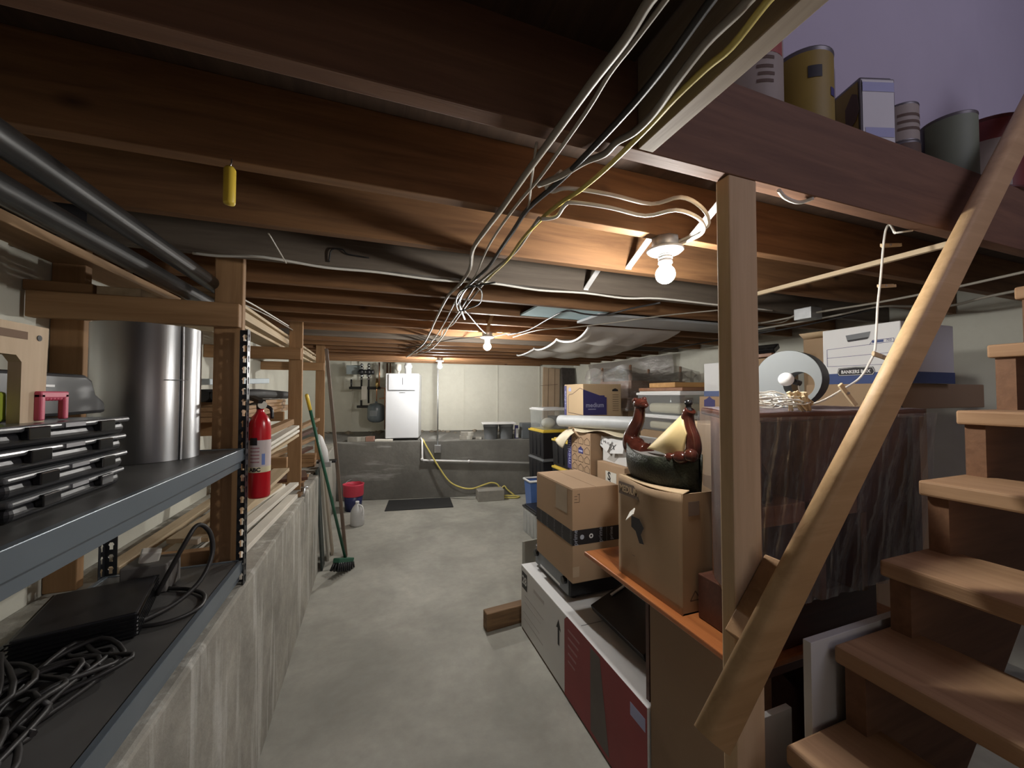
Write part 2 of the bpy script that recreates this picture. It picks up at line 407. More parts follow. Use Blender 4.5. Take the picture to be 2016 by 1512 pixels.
# cantilever arms on the posts
def arm(x0, x1, y0, y1, z0, z1, mt, label):
    mb = MB(); mb.box(x0, x1, y0, y1, z0, z1); tag(obj('rack_timber', mb, mt, bevel=.004), label, 'board')
arm(-1.104, -.494, 1.766, 1.804, 1.862, 1.954, OLDX, 'brown two by four arm nailed across the nearest left post')
arm(-1.119, -.512, 3.262, 3.299, 1.86, 1.95, OLDX, 'brown two by four arm nailed across the second left post')
arm(-1.119, -.512, 4.722, 4.759, 1.86, 1.95, OLDX, 'brown two by four arm nailed across the third left post')
arm(-1.119, -.62, 3.262, 3.299, 1.40, 1.47, OLDX, 'lower arm behind the second left post carrying brown boards')
arm(-1.119, -.62, 2.22, 2.26, 1.40, 1.47, OLDX, 'lower arm close behind the shelving carrying brown boards')
mb = MB(); mb.box(-1.117, -.935, 1.775, 1.845, 1.9545, 1.99); tag(obj('wood_offcut', mb, OLDX, bevel=.003), 'dark length of wood lying on the nearest rack arm', 'board')
mb = MB(); mb.box(-.925, -.80, 1.775, 2.62, 1.9545, 1.985); tag(obj('wood_board', mb, PALEY, bevel=.002), 'pale board end lying on the rack arm beside dark wood', 'board')

# ---------------------------------------------------------------- iron pipes on the left
for x, z, l in ((-.60, 2.035, 'upper black iron pipe hung under the joists on the left'), (-.66, 1.985, 'lower black iron pipe hung under the joists on the left')):
    mb = MB(); mb.cyl((x, -1.4, z), (x, 1.99, z), .028, n=20)
    tag(obj('iron_pipe', mb, IRON), l, 'pipe')
mb = MB(); mb.box(-1.11, -.90, 1.40, 1.68, 2.121, 2.30)
tag(obj('black_box', mb, BLACKP, bevel=.01), 'dark box tucked between the joists on the far left', 'box')
mb = MB(); mb.box(-1.12, -.98, -1.0, 3.6, 2.085, 2.119); tag(obj('sill_plate', mb, OLDY, bevel=.003), 'dark wooden sill plate on top of the left foundation wall', 'sill')

# ---------------------------------------------------------------- bulbs
def bulb(x, y, z, label, watt):
    t = thing('ceiling_bulb_fixture', label, 'light', (x, y, z), 'bare bulbs in a row under the joists')
    mb = MB(); mb.lathe([(.0, 0), (.042, 0), (.044, -.003), (.044, -.034), (.038, -.038), (0, -.038)], (x, y, z), 8, 0, Matrix.Rotation(PI/8, 3, 'Z')); part(t, 'junction_box', mb, GALV)
    mb = MB(); mb.lathe([(.0, -.036), (.058, -.038), (.060, -.042), (.050, -.050), (.028, -.056), (0, -.056)], (x, y, z), 32); part(t, 'lampholder', mb, WHITEP)
    mb = MB(); mb.lathe([(.020, -.055), (.023, -.057), (.023, -.062), (.020, -.064), (.023, -.067), (.023, -.071), (.020, -.074), (.022, -.077), (.0225, -.086), (.016, -.09), (0, -.09)], (x, y, z), 24); part(t, 'bulb_base', mb, WHITEP)
    mb = MB(); prof = [(.0165, -.0895), (.019, -.096)] + [(.031 * math.sin(a), -.122 + .031 * math.cos(a)) for a in [.75 + .2 * k for k in range(12)]] + [(0, -.153)]
    mb.lathe(prof, (x, y, z), 20); part(t, 'bulb', mb, bulbmat(watt))
    return t
bulb(.912, 1.02, 2.12, 'nearest bare lit bulb on a round box, beside the pale post', 27)
bulb(.90, JY_[7], 2.12, 'middle bare lit bulb in the row under the ceiling joists', 50)
bulb(.90, 5.52, 2.12, 'farthest bare lit bulb close to the boiler', 72)

# ---------------------------------------------------------------- cables under the joists
def cable(pts, r, mt, label, k=4, n=8, cat='cable', name='cable', group=None):
    mb = MB(); mb.tube(smooth_path(pts, k), r, n); o = obj(name, mb, mt); return tag(o, label, cat, group)
G1 = 'cables stapled under the joists'
def run(pts, z=2.107): return [(p[0], p[1], z + (0 if i % 2 else -.002)) for i, p in enumerate(pts)]
cable(run([(0.336, 0.353, 2.107), (0.331, 0.392, 2.107), (0.334, 0.449, 2.107), (0.331, 0.54, 2.107), (0.328, 0.674, 2.107), (0.327, 0.816, 2.107), (0.326, 1.0, 2.107), (0.324, 1.122, 2.107), (0.324, 1.297, 2.107), (0.366, 1.515, 2.107), (0.371, 1.744, 2.107), (0.361, 1.996, 2.107), (0.396, 2.606, 2.107), (0.438, 3.208, 2.107), (0.474, 4.077, 2.107), (0.429, 5.44, 2.107)]), .0075, CABG, 'thick pale cable, leftmost of the bundle under the joists', group=G1)
cable(run([(0.348, 0.354, 2.106), (0.35, 0.385, 2.106), (0.348, 0.45, 2.106), (0.348, 0.507, 2.106), (0.354, 0.578, 2.106), (0.36, 0.686, 2.106), (0.362, 0.817, 2.106), (0.359, 0.926, 2.106), (0.358, 1.07, 2.106), (0.367, 1.231, 2.106), (0.382, 1.381, 2.106), (0.41, 1.603, 2.106), (0.407, 1.839, 2.106), (0.426, 2.15, 2.106), (0.48, 2.814, 2.106), (0.528, 3.721, 2.106), (0.503, 4.848, 2.106)]), .004, CABG, 'thin pale wire second from the left in the bundle', group=G1)
cable(run([(0.409, 0.326, 2.1), (0.405, 0.359, 2.1), (0.416, 0.45, 2.1), (0.423, 0.518, 2.1), (0.422, 0.592, 2.1), (0.421, 0.689, 2.1), (0.412, 0.81, 2.1), (0.395, 0.96, 2.1), (0.404, 1.107, 2.1), (0.416, 1.27, 2.1), (0.428, 1.47, 2.1), (0.416, 1.792, 2.1), (0.453, 2.113, 2.1), (0.58, 2.539, 2.1)]), .0065, CABK, 'black cable in the middle of the bundle under the joists', group=G1)
cable(run([(0.449, 0.317, 2.106), (0.45, 0.348, 2.106), (0.449, 0.366, 2.106), (0.448, 0.414, 2.106), (0.456, 0.477, 2.106), (0.472, 0.549, 2.106), (0.47, 0.603, 2.106), (0.457, 0.643, 2.106), (0.454, 0.682, 2.106), (0.43, 0.725, 2.106), (0.405, 0.785, 2.106), (0.373, 0.843, 2.106)]), .007, CABG, 'thick grey cable right of the black one, ending by the header', group=G1)
cable(run([(0.472, 0.309, 2.106), (0.475, 0.343, 2.106), (0.486, 0.405, 2.106), (0.483, 0.447, 2.106), (0.48, 0.508, 2.106), (0.487, 0.58, 2.106), (0.487, 0.666, 2.106), (0.488, 0.745, 2.106), (0.478, 0.83, 2.106), (0.465, 0.902, 2.106), (0.453, 0.994, 2.106), (0.456, 1.154, 2.106), (0.472, 1.349, 2.106), (0.472, 1.544, 2.106), (0.472, 1.661, 2.106)]), .0055, CABY, 'yellow cable, rightmost of the bundle under the joists', group=G1)
cable(run([(0.445, 0.999, 2.104), (0.455, 1.087, 2.104), (0.47, 1.236, 2.104), (0.47, 1.373, 2.104), (0.456, 1.543, 2.104), (0.448, 1.75, 2.104), (0.458, 1.894, 2.104), (0.491, 2.287, 2.104), (0.523, 2.786, 2.104), (0.585, 3.54, 2.104), (0.609, 4.496, 2.104), (0.497, 5.306, 2.104)]), .0055, CABG, 'pale cable that joins the bundle at the bright joist', group=G1)
cable(run([(0.47, 1.63, 2.104), (0.482, 1.833, 2.104), (0.498, 2.142, 2.104), (0.524, 2.488, 2.104), (0.54, 2.78, 2.104), (0.516, 3.026, 2.104), (0.554, 3.353, 2.104), (0.528, 3.561, 2.104), (0.543, 4.211, 2.104), (0.452, 5.249, 2.104)]), .0045, CABG, 'thin crooked wire at the right of the bundle nearer the boiler', group=G1)
cable(run([(0.305, 0.698, 2.106), (0.333, 0.78, 2.106), (0.36, 0.86, 2.106), (0.386, 0.931, 2.106), (0.393, 0.964, 2.106)]), .003, CABG, 'thin loose wire hanging at the left bundle between two joists', group=G1)
lp = [(0.445, 0.983, 2.1), (0.477, 0.955, 2.1), (0.469, 0.888, 2.1), (0.485, 0.868, 2.1), (0.587, 0.86, 2.1), (0.706, 0.866, 2.1), (0.762, 0.811, 2.1), (0.849, 0.824, 2.1), (0.921, 0.867, 2.1), (0.955, 0.924, 2.1)]
cable([(p[0], p[1], 2.095) for p in lp] + [(.952, 1.02, 2.10)], .0052, CABW, 'white cable looping from the bundle to the nearest bulb, lower of the pair')
lp = [(0.404, 0.782, 2.1), (0.398, 0.823, 2.1), (0.4, 0.854, 2.1), (0.423, 0.866, 2.1), (0.454, 0.839, 2.1), (0.567, 0.83, 2.1), (0.7, 0.834, 2.1), (0.748, 0.779, 2.1), (0.833, 0.798, 2.1), (0.915, 0.847, 2.1), (0.961, 0.906, 2.1)]
cable([(p[0], p[1], 2.112) for p in lp] + [(.952, 1.035, 2.108)], .0052, CABW, 'white cable looping to the nearest bulb, upper of the pair')
cable([(p[0], p[1], 2.113 - (.006 if i % 2 else 0)) for i, p in enumerate([(-0.62, 1.7, 2.11), (-0.537, 1.681, 2.11), (-0.388, 1.66, 2.11), (-0.184, 1.691, 2.11), (0.008, 1.703, 2.11), (0.263, 1.71, 2.11), (0.493, 1.693, 2.11), (0.756, 1.709, 2.11), (1.005, 1.699, 2.11), (1.249, 1.698, 2.11), (1.449, 1.66, 2.11), (1.867, 1.647, 2.11), (2.297, 1.662, 2.11)])], .0052, CABW, 'long white cable running across the room under the grey joist')
cable([(0.501, 1.601, 2.09), (0.44, 1.673, 2.09), (0.389, 1.782, 2.09), (0.407, 1.986, 2.09), (0.474, 2.224, 2.09), (0.514, 2.125, 2.09), (0.537, 1.987, 2.09), (0.48, 1.749, 2.09), (0.418, 1.681, 2.09), (0.404, 1.806, 2.09), (0.431, 2.075, 2.09)] , .004, CABK, 'black wire coiled in a loop at the cable crossing')
cable([(0.495, 2.207, 2.1), (0.58, 2.395, 2.1), (0.709, 2.695, 2.1), (0.856, 3.01, 2.1), (0.971, 3.173, 2.1), (1.038, 3.029, 2.1), (1.129, 2.911, 2.1)], .0045, CABK, 'black wire dropping from the coil to the middle bulb')
cable([(0.931, 3.162, 2.105), (0.829, 3.324, 2.105), (0.683, 3.512, 2.105), (0.548, 3.863, 2.105), (0.338, 4.294, 2.105)], .004, CABK, 'black wire from the middle bulb to the left bundle')
cable([(1.076, 3.074, 2.1), (1.14, 2.775, 2.1), (1.097, 2.314, 2.1), (1.09, 2.05, 2.1), (1.236, 2.091, 2.1), (1.372, 2.074, 2.1), (1.414, 1.874, 2.1), (1.476, 1.692, 2.1)], .0055, CABK, 'black cable swagged from the middle bulb to the grey board')
cable([(1.157, 3.17, 2.1), (1.215, 2.748, 2.1), (1.384, 2.564, 2.1), (1.563, 2.301, 2.1), (1.726, 1.98, 2.1), (1.942, 1.712, 2.1)], .004, CABG, 'thin grey cable in front of the grey ceiling board')
cable([(2.468, 1.97, 2.085), (2.489, 1.802, 2.085), (2.478, 1.489, 2.085), (2.511, 1.262, 2.085), (2.494, 1.001, 2.085), (2.451, 0.814, 2.085), (2.42, 0.7, 2.085)], .006, CABG, 'grey cable along the right wall sill, uppermost of four')
cable([(2.708, 2.162, 2.085), (2.703, 1.885, 2.085), (2.683, 1.555, 2.085), (2.627, 1.309, 2.085), (2.784, 1.24, 2.085), (2.977, 1.157, 2.085), (2.879, 0.992, 2.085), (2.822, 0.818, 2.085)], .007, CABG, 'thick grey cable sagging behind the handrail near the right wall')
cable([(2.974, 3.416, 2.08), (2.892, 2.664, 2.08), (2.859, 2.152, 2.08), (2.847, 1.912, 2.08), (2.763, 1.602, 2.08), (2.644, 1.307, 2.08)], .006, CABK, 'black cable along the right sill near the wrapped table')
cable([(2.205, 1.868, 2.085), (2.495, 1.878, 2.085), (2.589, 1.804, 2.085), (2.452, 1.639, 2.085), (2.439, 1.548, 2.085)], .005, CABG, 'short grey cable entering the box under the right joists')
mb = MB(); c = (2.478, 1.572, 2.105); mb.box(c[0]-.05, c[0]+.05, c[1]-.05, c[1]+.05, 2.05, 2.12); tag(obj('junction_box', mb, GALV, bevel=.004), 'square metal junction box under the joists right of the post', 'box')
mb = MB(); mb.box(1.826, 1.846, .71, 1.5, 2.100, 2.119); tag(obj('wood_strip', mb, PALEY, bevel=.002), 'pale wooden strip under the joists behind the handrail', 'strip')
cable([(.955, .668, 2.112), (.99, .68, 2.108), (1.03, .685, 2.106), (1.07, .69, 2.112), (1.09, .672, 2.118)], .005, CABW, 'short white cable stapled under the header right of the post')

# yellow hanging tube
t = thing('hanging_tube', 'yellow tube hanging from the second joist at upper left', 'tube', (-.30, 1.012, 2.0))
mb = MB(); mb.lathe([(0, 0), (.0105, .002), (.0115, .006), (.0115, .078), (.008, .084), (0, .085)], (-.30, .995, 2.015), 20); part(t, 'tube_body', mb, YELLOWP)
mb = MB(); mb.tube([(-.30, .995, 2.098), (-.298, .998, 2.112), (-.30, 1.004, 2.122)], .0015, 6); part(t, 'hook', mb, STEEL)
mb = MB(); mb.tube(smooth_path([(-.17, 1.69, 2.13), (-.16, 1.685, 2.18), (-.12, 1.685, 2.185), (-.10, 1.688, 2.17), (-.02, 1.688, 2.165)]), .003, 6)
tag(obj('wire_hook', mb, IRON), 'bent wire hook on the joist above the long white cable', 'hook')
mb = MB(); mb.tube([(-.31, 1.372, 2.10), (-.31, 1.40, 2.10), (-.315, 1.66, 2.10)], .0025, 6); tag(obj('thin_wire', mb, CABG), 'thin wire hanging down to the long white cable near the left post', 'wire')

# ================================================================ STAIRS, HANDRAIL, PAINT CANS
NOSE = [(.49, .456), (.675, .643), (.860, .829), (1.028, 1.009), (1.209, 1.182), (1.386, 1.368), (1.581, 1.553), (1.765, 1.750), (1.947, 1.945), (2.13, 2.13)]
t = thing('staircase', 'open brown wooden staircase climbing to the right in the near corner', 'stairs', (.3, .2, 0))
for i, (x, z) in enumerate(NOSE):
    mb = MB(); mb.box(x, x + .245, -.30, .61, z - .040, z); part(t, 'tread', mb, TREADY, bevel=.006)
pts = [(.30, 0), (.30, .416)]
for i, (x, z) in enumerate(NOSE):
    nx = NOSE[i + 1][0] if i + 1 < len(NOSE) else x + .19
    pts += [(x + .022, z - .041), (nx + .022, z - .041)]
pts += [(2.34, 1.95), (.50, 0)]
for y in (.560, -.27):
    mb = MB()
    # sawtooth stringer as convex pieces: one under every tread, sharing the long raking plank
    for i, (x, z) in enumerate(NOSE):
        nx, nz = NOSE[i + 1] if i + 1 < len(NOSE) else (x + .185, z + .185)
        pz = NOSE[i - 1][1] if i else z - .186
        a, b = x + .022, nx + .022
        poly = [(a, z - .041), (b, z - .041), (b, max(0, z - .60)), (a, max(0, pz - .60))]
        mb.prism(poly, lambda u, v, w: (u, w, v), y, y + .040)
    part(t, 'stringer', mb, STRX)
# handrail
d = V((1, 0, 1.145)).normalized(); R = Matrix((d, V((0, 1, 0)), d.cross(V((0, 1, 0))))).transposed()
t = thing('handrail', 'long rounded wooden handrail slanting up beside the stairs, crossing the pale post', 'handrail', (1.3, .60, 1.6))
a, b = V((.637, .598, .915)), V((2.42, .598, .915 + 1.145 * (2.42 - .637)))
prof = []
hw, th, rr = .043, .021, .017
for cx, cz, a0 in ((hw - rr, th - rr, 0), (-hw + rr, th - rr, 1), (-hw + rr, -th + rr, 2), (hw - rr, -th + rr, 3)):
    for k in range(6):
        an = (a0 + k / 5) * PI / 2; prof.append((cx + rr * math.cos(an), cz + rr * math.sin(an)))
mb = MB(); L = (b - a).length
mb.prism(prof, lambda u, v, w: a + R @ V((w, v, u)), 0, L, smooth=True); part(t, 'rail', mb, RAILW)
c = V((.838, .642, 1.125)); mb = MB(); mb.obox(c, (.20, .048, .060), R); part(t, 'mounting_block', mb, OLDX, bevel=.003)
c = V((.795, .630, 1.02)); mb = MB(); mb.obox(c + V((.02, 0, .045)), (.10, .022, .03), R); part(t, 'packing_wedge', mb, RAILW, bevel=.002)
# white boards standing beside the stairs
mb = MB(); mb.box(.968, 1.36, .622, .640, 0, 1.018); tag(obj('white_board', mb, plain('white_melamine', (.60, .60, .57), .55, var=.05), bevel=.001), 'taller white board standing on edge beside the lower stair treads', 'board')
mb = MB(); mb.box(.84, 1.045, .722, .738, 0, .775); tag(obj('white_board', mb, WHITEC, bevel=.001), 'shorter white board right of the pale post foot', 'board')

# ---------------------------------------------------------------- paint cans on the header
SHY = .795
def band(mb, c, r, z0, z1, a0, a1, m, n=20):
    vs = []; fs = []
    for k in range(n + 1):
        a = a0 + (a1 - a0) * k / n
        vs += [(c[0] + r * math.cos(a), c[1] + r * math.sin(a), c[2] + z0), (c[0] + r * math.cos(a), c[1] + r * math.sin(a), c[2] + z1)]
    for k in range(n): fs.append((2*k, 2*k+2, 2*k+3, 2*k+1))
    mb.add(vs, fs, m, True)
mb = MB(); mb.box(.563, 2.62, .70, .90, 2.331, 2.345); tag(obj('ledge_board', mb, OLDX), 'board on top of the header that the paint cans stand on', 'board')
SZ = 2.3455
def can(x, r, h, name, label, mats, y=None, dz=0.0, lid=True, handle=False):
    c = (x, y or SHY, SZ + dz)
    t = thing(name, label, 'can', c, 'paint cans standing on the header')
    mb = MB(); mb.lathe([(0, 0), (r, 0), (r * 1.015, .004), (r, .008), (r, h - .008), (r * 1.02, h - .003), (r * 1.02, h), (r * .9, h), (r * .88, h - .006), (0, h - .006)], c, 36)
    part(t, 'can_body', mb, mats[0])
    fa = -PI * .72
    mb = MB(); band(mb, c, r * 1.006, h * .03, h * .955, -PI * 1.15, 0.15, 0); lb = part(t, 'label_wrap', mb, mats[1])
    return t, lb, c
def canmark(t, c, r, a, z0, z1, da, mt, name='label_print'):
    mb = MB(); band(mb, c, r * 1.012, z0, z1, a - da, a + da, 0, 8); part(t, name, mb, mt)
A = -2.35
REDL = plain('faded_red_label', (.34, .07, .05), .6); OCH = plain('ochre_label', (.30, .21, .03), .55, var=.12); PALEG = plain('pale_green_label', (.19, .22, .15), .6, var=.08)
BUFF = plain('buff_label', (.36, .31, .26), .6, var=.08); STEELD = plain('dull_can_metal', (.16, .15, .15), .4, .6)
t, lb, c = can(.865, .055, .17, 'small_can', 'grey can half hidden behind the slanting trimmer', (STEELD, PAPER))
t, lb, c = can(1.015, .085, .265, 'paint_can', 'tall pale can with a red band, leftmost clear one on the header', (STEELD, BUFF))
canmark(t, c, .085, A + .3, .175, .225, .8, REDL)
for k, z in enumerate((.155, .13, .11, .09)): canmark(t, c, .0852, A + .42 - .04 * (k % 2), z, z + .009, .26, PRINTD)
t, lb, c = can(1.235, .083, .262, 'paint_can', 'yellow can with a pale seam stripe beside the red banded can', (STEELD, OCH))
canmark(t, c, .0836, A + .25, .17, .205, .22, PRINTK); canmark(t, c, .0836, A + .95, .12, .145, .13, PRINTB); canmark(t, c, .0836, A + 1.35, .03, .22, .07, BUFF)
# rectangular tin
t = thing('rectangular_tin', 'yellow and white rectangular tin between the round paint cans', 'can', (1.505, SHY, SZ), 'paint cans standing on the header')
R2 = Euler((0, 0, -.30)).to_matrix(); cc = V((1.51, SHY + .005, SZ))
mb = MB(); mb.obox(cc + V((0, 0, .125)), (.115, .16, .25), R2); mb.obox(cc + V((0, 0, .253)), (.105, .15, .008), R2); part(t, 'tin_body', mb, STEELD, bevel=.008)
def tinface(fx, mt, nm, u0, u1, z0, z1, out=.0015):
    mb = MB()
    if fx == 'w': mb.add([cc + R2 @ V((-.0575 - out, u, z)) for u, z in ((u0, z0), (u1, z0), (u1, z1), (u0, z1))], [(0, 1, 2, 3)])
    else: mb.add([cc + R2 @ V((u, -.080 - out, z)) for u, z in ((u0, z0), (u1, z0), (u1, z1), (u0, z1))], [(0, 1, 2, 3)])
    part(t, nm, mb, mt)
tinface('w', OCH, 'yellow_face', -.074, .074, .008, .242); tinface('s', WHITEC, 'white_face', -.052, .052, .008, .242)
tinface('w', PRINTB, 'label_print', -.070, .02, .055, .08, .0025); tinface('s', PRINTG, 'label_print', -.052, .052, .205, .235, .0025); tinface('s', PRINTG, 'label_print', -.045, .05, .06, .09, .0025)
mb = MB(); mb.prism([(-.02, .12), (.0, .105), (.03, .12), (.048, .15), (.04, .2), (.015, .215), (-.02, .18)], lambda u, v, w: cc + R2 @ V((-.0605 - w, -.045 - u * .7, v)), 0, .0004); part(t, 'label_print', mb, PRINTD)
t, lb, c = can(1.815, .060, .14, 'small_paint_can', 'small striped can stacked on a dark can behind the pale green one', (STEELD, BUFF), y=.832, dz=.155)
for z in (.04, .065, .09): canmark(t, c, .0604, A + .6, z, z + .010, .9, PRINTD)
t, lb, c = can(1.815, .062, .154, 'small_paint_can', 'dark can under the small striped can on the header', (STEELD, PRINTD), y=.832)
t, lb, c = can(1.935, .072, .225, 'paint_can', 'pale green can in front of the stacked small cans', (STEELD, PALEG), y=.745)
t, lb, c = can(2.22, .118, .275, 'paint_can', 'reddish brown can with a torn buff label, nearest the handrail', (plain('red_brown_lid', (.10, .018, .012), .5), plain('red_brown_paint', (.16, .022, .014), .5)), y=.775)
canmark(t, c, .1185, A - .25, .01, .19, .52, BUFF)

# ================================================================ RIGHT SIDE: BOXES AND FURNITURE
def carton(name, label, x0, x1, y0, y1, z0, z1, mt, cat='box', rot=0.0, group=None, flap=True, lid=False):
    t = thing(name, label, cat, ((x0+x1)/2, (y0+y1)/2, z0), group)
    R = Euler((0, 0, rot)).to_matrix(); c = V(((x0+x1)/2, (y0+y1)/2, 0))
    fr = dict(t=t, R=R, c=c, hx=(x1-x0)/2, hy=(y1-y0)/2, z0=z0, z1=z1)
    mb = MB(); mb.obox(c + V((0, 0, (z0+z1)/2)), (x1-x0, y1-y0, z1-z0), R); part(t, 'carton', mb, mt, bevel=.004)
    if flap:
        # closed top flaps with the slit between them
        mb = MB(); g = .002
        long_x = (x1-x0) > (y1-y0)
        hx, hy = fr['hx'] - .002, fr['hy'] - .002
        for s in (-1, 1):
            if long_x: mb.obox(c + R @ V((0, s * (hy / 2 + g / 2), 0)) + V((0, 0, z1 + .0015)), (2 * hx, hy - g, .003), R)
            else: mb.obox(c + R @ V((s * (hx / 2 + g / 2), 0, 0)) + V((0, 0, z1 + .0015)), (hx - g, 2 * hy, .003), R)
        part(t, 'top_flaps', mb, mt)
    return fr
def onface(fr, face, out=.0008):
    """u along the face seen from outside (left to right), v = height above the box bottom"""
    R, c, hx, hy, z0 = fr['R'], fr['c'], fr['hx'], fr['hy'], fr['z0']
    if face == 'w': return lambda u, v, w=0: c + R @ V((-hx - out - w, -u, 0)) + V((0, 0, z0 + v))
    if face == 's': return lambda u, v, w=0: c + R @ V((u, -hy - out - w, 0)) + V((0, 0, z0 + v))
    if face == 't': return lambda u, v, w=0: c + R @ V((u, v, 0)) + V((0, 0, fr['z1'] + .003 + out + w))
def decal(fr, face, poly, mt, name, out=.0008, label=None, par=None):
    f = onface(fr, face, out); mb = MB(); mb.prism(poly, f, 0, .0004); return part(par or fr['t'], name, mb, mt, label=label)
def rect(u0, u1, v0, v1): return [(u0, v0), (u1, v0), (u1, v1), (u0, v1)]
def lines(fr, face, segs, wd, mt, name, out=.0008, par=None):
    f = onface(fr, face, out); mb = MB()
    for (a, b) in segs:
        a, b = V((*a, 0)), V((*b, 0)); d = (b - a).normalized(); n = V((-d.y, d.x, 0)) * wd / 2
        mb.prism([(p.x, p.y) for p in (a - n, b - n, b + n, a + n)], f, 0, .0003)
    return part(par or fr['t'], name, mb, mt)
def word(fr, face, s, size, u, v, mt, rot=0, out=.0010, bold=0.0, name='lettering', sx=1.0, par=None):
    f = onface(fr, face, out); ca, sa = math.cos(rot), math.sin(rot)
    mb = text_mb(s, size, lambda a, b, w: f(u + (a*sx) * ca - b * sa, v + (a*sx) * sa + b * ca, w), bold=bold)
    return part(par or fr['t'], name, mb, mt)
def house(u, v, s): return [(u - s, v), (u + s, v), (u + s, v + s), (u + s*.55, v + s*1.15), (u, v + s*1.55), (u - s*.55, v + s*1.15), (u - s, v + s)]

# long white carton with red picture panel
fr = carton('long_white_carton', 'long white and dark red carton lying on the floor along the aisle', .972, 1.40, 1.205, 2.50, .012, .43, WHITEC, flap=False)
mb = MB(); mb.box(.976, 1.396, 1.21, 2.496, .0, .0125); part(fr['t'], 'bottom_tray', mb, PRINTD, label='brown cardboard bottom edge of the white carton')
H = fr['hy']
pp = decal(fr, 'w', [(-.01, .0), (H, .0), (H, .418), (.02, .418), (-.01, .39)], PRINTR, 'picture_panel', label='dark red printed panel')
decal(fr, 'w', [(.25, .02), (.40, .02), (.33, .40), (.25, .40)], plain('grey_print', (.12, .10, .09), .6), 'picture_figure', .0014, par=pp)
for k in range(5): decal(fr, 'w', rect(.03, .15 - .012 * k, .35 - .04 * k, .36 - .04 * k), plain('dull_pink_print', (.36, .16, .17), .6), 'small_print', .0014, par=pp)
decal(fr, 'w', rect(H - .10, H - .01, .32, .37), PRINTG, 'small_print', .0014, par=pp)
sp_ = decal(fr, 'w', rect(-H + .02, -H + .11, .275, .385), PRINTK, 'size_panel')
word(fr, 'w', '28', .075, -H + .065, .33, WHITEC, out=.0016, bold=.002, par=sp_)
GINK = plain('grey_ink', (.50, .48, .48), .6)
for k, (u, v, wd) in enumerate(((-H + .30, .33, .16), (-H + .22, .235, .30), (-H + .20, .19, .26), (-H + .18, .12, .26), (-H + .21, .08, .30))):
    decal(fr, 'w', rect(u - wd / 2, u + wd / 2, v, v + (.022 if k == 0 else .008)), GINK, 'small_print')
au = -.08
decal(fr, 'w', [(au - .010, .21), (au + .010, .21), (au + .010, .30), (au + .028, .295), (au, .35), (au - .028, .295), (au - .010, .30)], PRINTK, 'arrow')
mb = MB(); mb.box(1.0, 1.38, 1.735, 1.737, .43, .4312); part(fr['t'], 'tape_line', mb, GREYP)
# plank beyond the carton end
mb = MB(); mb.obox((.90, 2.575, .06), (.34, .075, .12), Euler((0, 0, .10)).to_matrix()); tag(obj('wood_block', mb, wood('dark_scrap_wood', (.30, .18, .09), (.10, .055, .03), 'x'), bevel=.006), 'dark stained wood block on the floor past the white carton end', 'wood block')
# receiver
t = thing('black_receiver', 'black electronic unit lying on the white carton under the taped box', 'electronics', (1.245, 2.21, .4315))
mb = MB(); mb.box(1.062, 1.44, 1.965, 2.455, .447, .575); part(t, 'housing', mb, BLACKP, bevel=.006)
mb = MB(); mb.box(1.056, 1.063, 1.975, 2.445, .452, .57); part(t, 'front_panel', mb, GREYP, bevel=.002)
mb = MB(); mb.box(1.0545, 1.0565, 2.08, 2.36, .462, .475); part(t, 'display_strip', mb, WHITEP)
for y in (2.41, 2.01):
    mb = MB(); mb.cyl((1.057, y, .53), (1.035, y, .53), .022, n=24); part(t, 'knob', mb, BLACKG)
for x in (1.10, 1.40):
    for y in (2.0, 2.42):
        mb = MB(); mb.cyl((x, y, .4315), (x, y, .448), .018, n=16); part(t, 'foot', mb, RUBBER)
# thin black box leaning
t = thing('black_slab', 'thin black slab tilted on the white carton beside the desk', 'electronics', (1.16, 1.65, .4315))
R3 = Euler((0, math.radians(-22), 0)).to_matrix(); mb = MB(); mb.obox((1.19, 1.58, .515), (.21, .42, .035), R3); part(t, 'casing', mb, BLACKP, bevel=.004)
mb = MB(); mb.obox(V((1.245, 1.755, .54)) + R3 @ V((0, 0, .022)), (.10, .012, .006), R3); part(t, 'white_strip', mb, WHITEP)

# taped carton
fr = carton('cardboard_box', 'brown cardboard box with black printed tape around its middle', 1.022, 1.318, 1.862, 2.345, .5755, 1.082, CARD)
H = fr['hy']; W = fr['hx']
mb = MB()
for f, L in (('w', H), ('s', W)):
    g = onface(fr, f, .0007); mb.prism(rect(-L - .001, L + .001, .205, .285), g, 0, .0004)
tape = part(fr['t'], 'tape', mb, PRINTK, label='black printed tape')
def ring(fr, face, u, v, r0, r1, mt, out=.0014):
    f = onface(fr, face, out); mb = MB(); n = 20
    vs = [f(u + r * math.cos(2*PI*k/n), v + r * math.sin(2*PI*k/n)) for r in (r0, r1) for k in range(n)]
    mb.add(vs, [(k, (k+1) % n, n + (k+1) % n, n + k) for k in range(n)]); return part(tape, 'tape_print', mb, mt)
TP = plain('grey_tape_print', (.42, .46, .55), .5)
word(fr, 's', 'prime', .036, -W + .018, .245, TP, rot=PI/2, par=tape); ring(fr, 's', -W + .058, .245, .0, .013, TP); ring(fr, 's', -W + .115, .245, .006, .013, WHITEC)
word(fr, 's', 'prime', .036, -W + .175, .245, TP, rot=PI/2, par=tape); word(fr, 's', 'prime', .03, -W + .245, .245, TP, rot=PI/2, par=tape)
decal(fr, 's', rect(-W + .213, -W + .216, .205, .285), GREYP, 'tape_print', .0013, par=tape)
for u in (.22, .12, .02, -.08, -.17): word(fr, 'w', 'prime', .034, u, .245, plain('dim_tape_print', (.10, .10, .11), .5), rot=PI/2, par=tape)
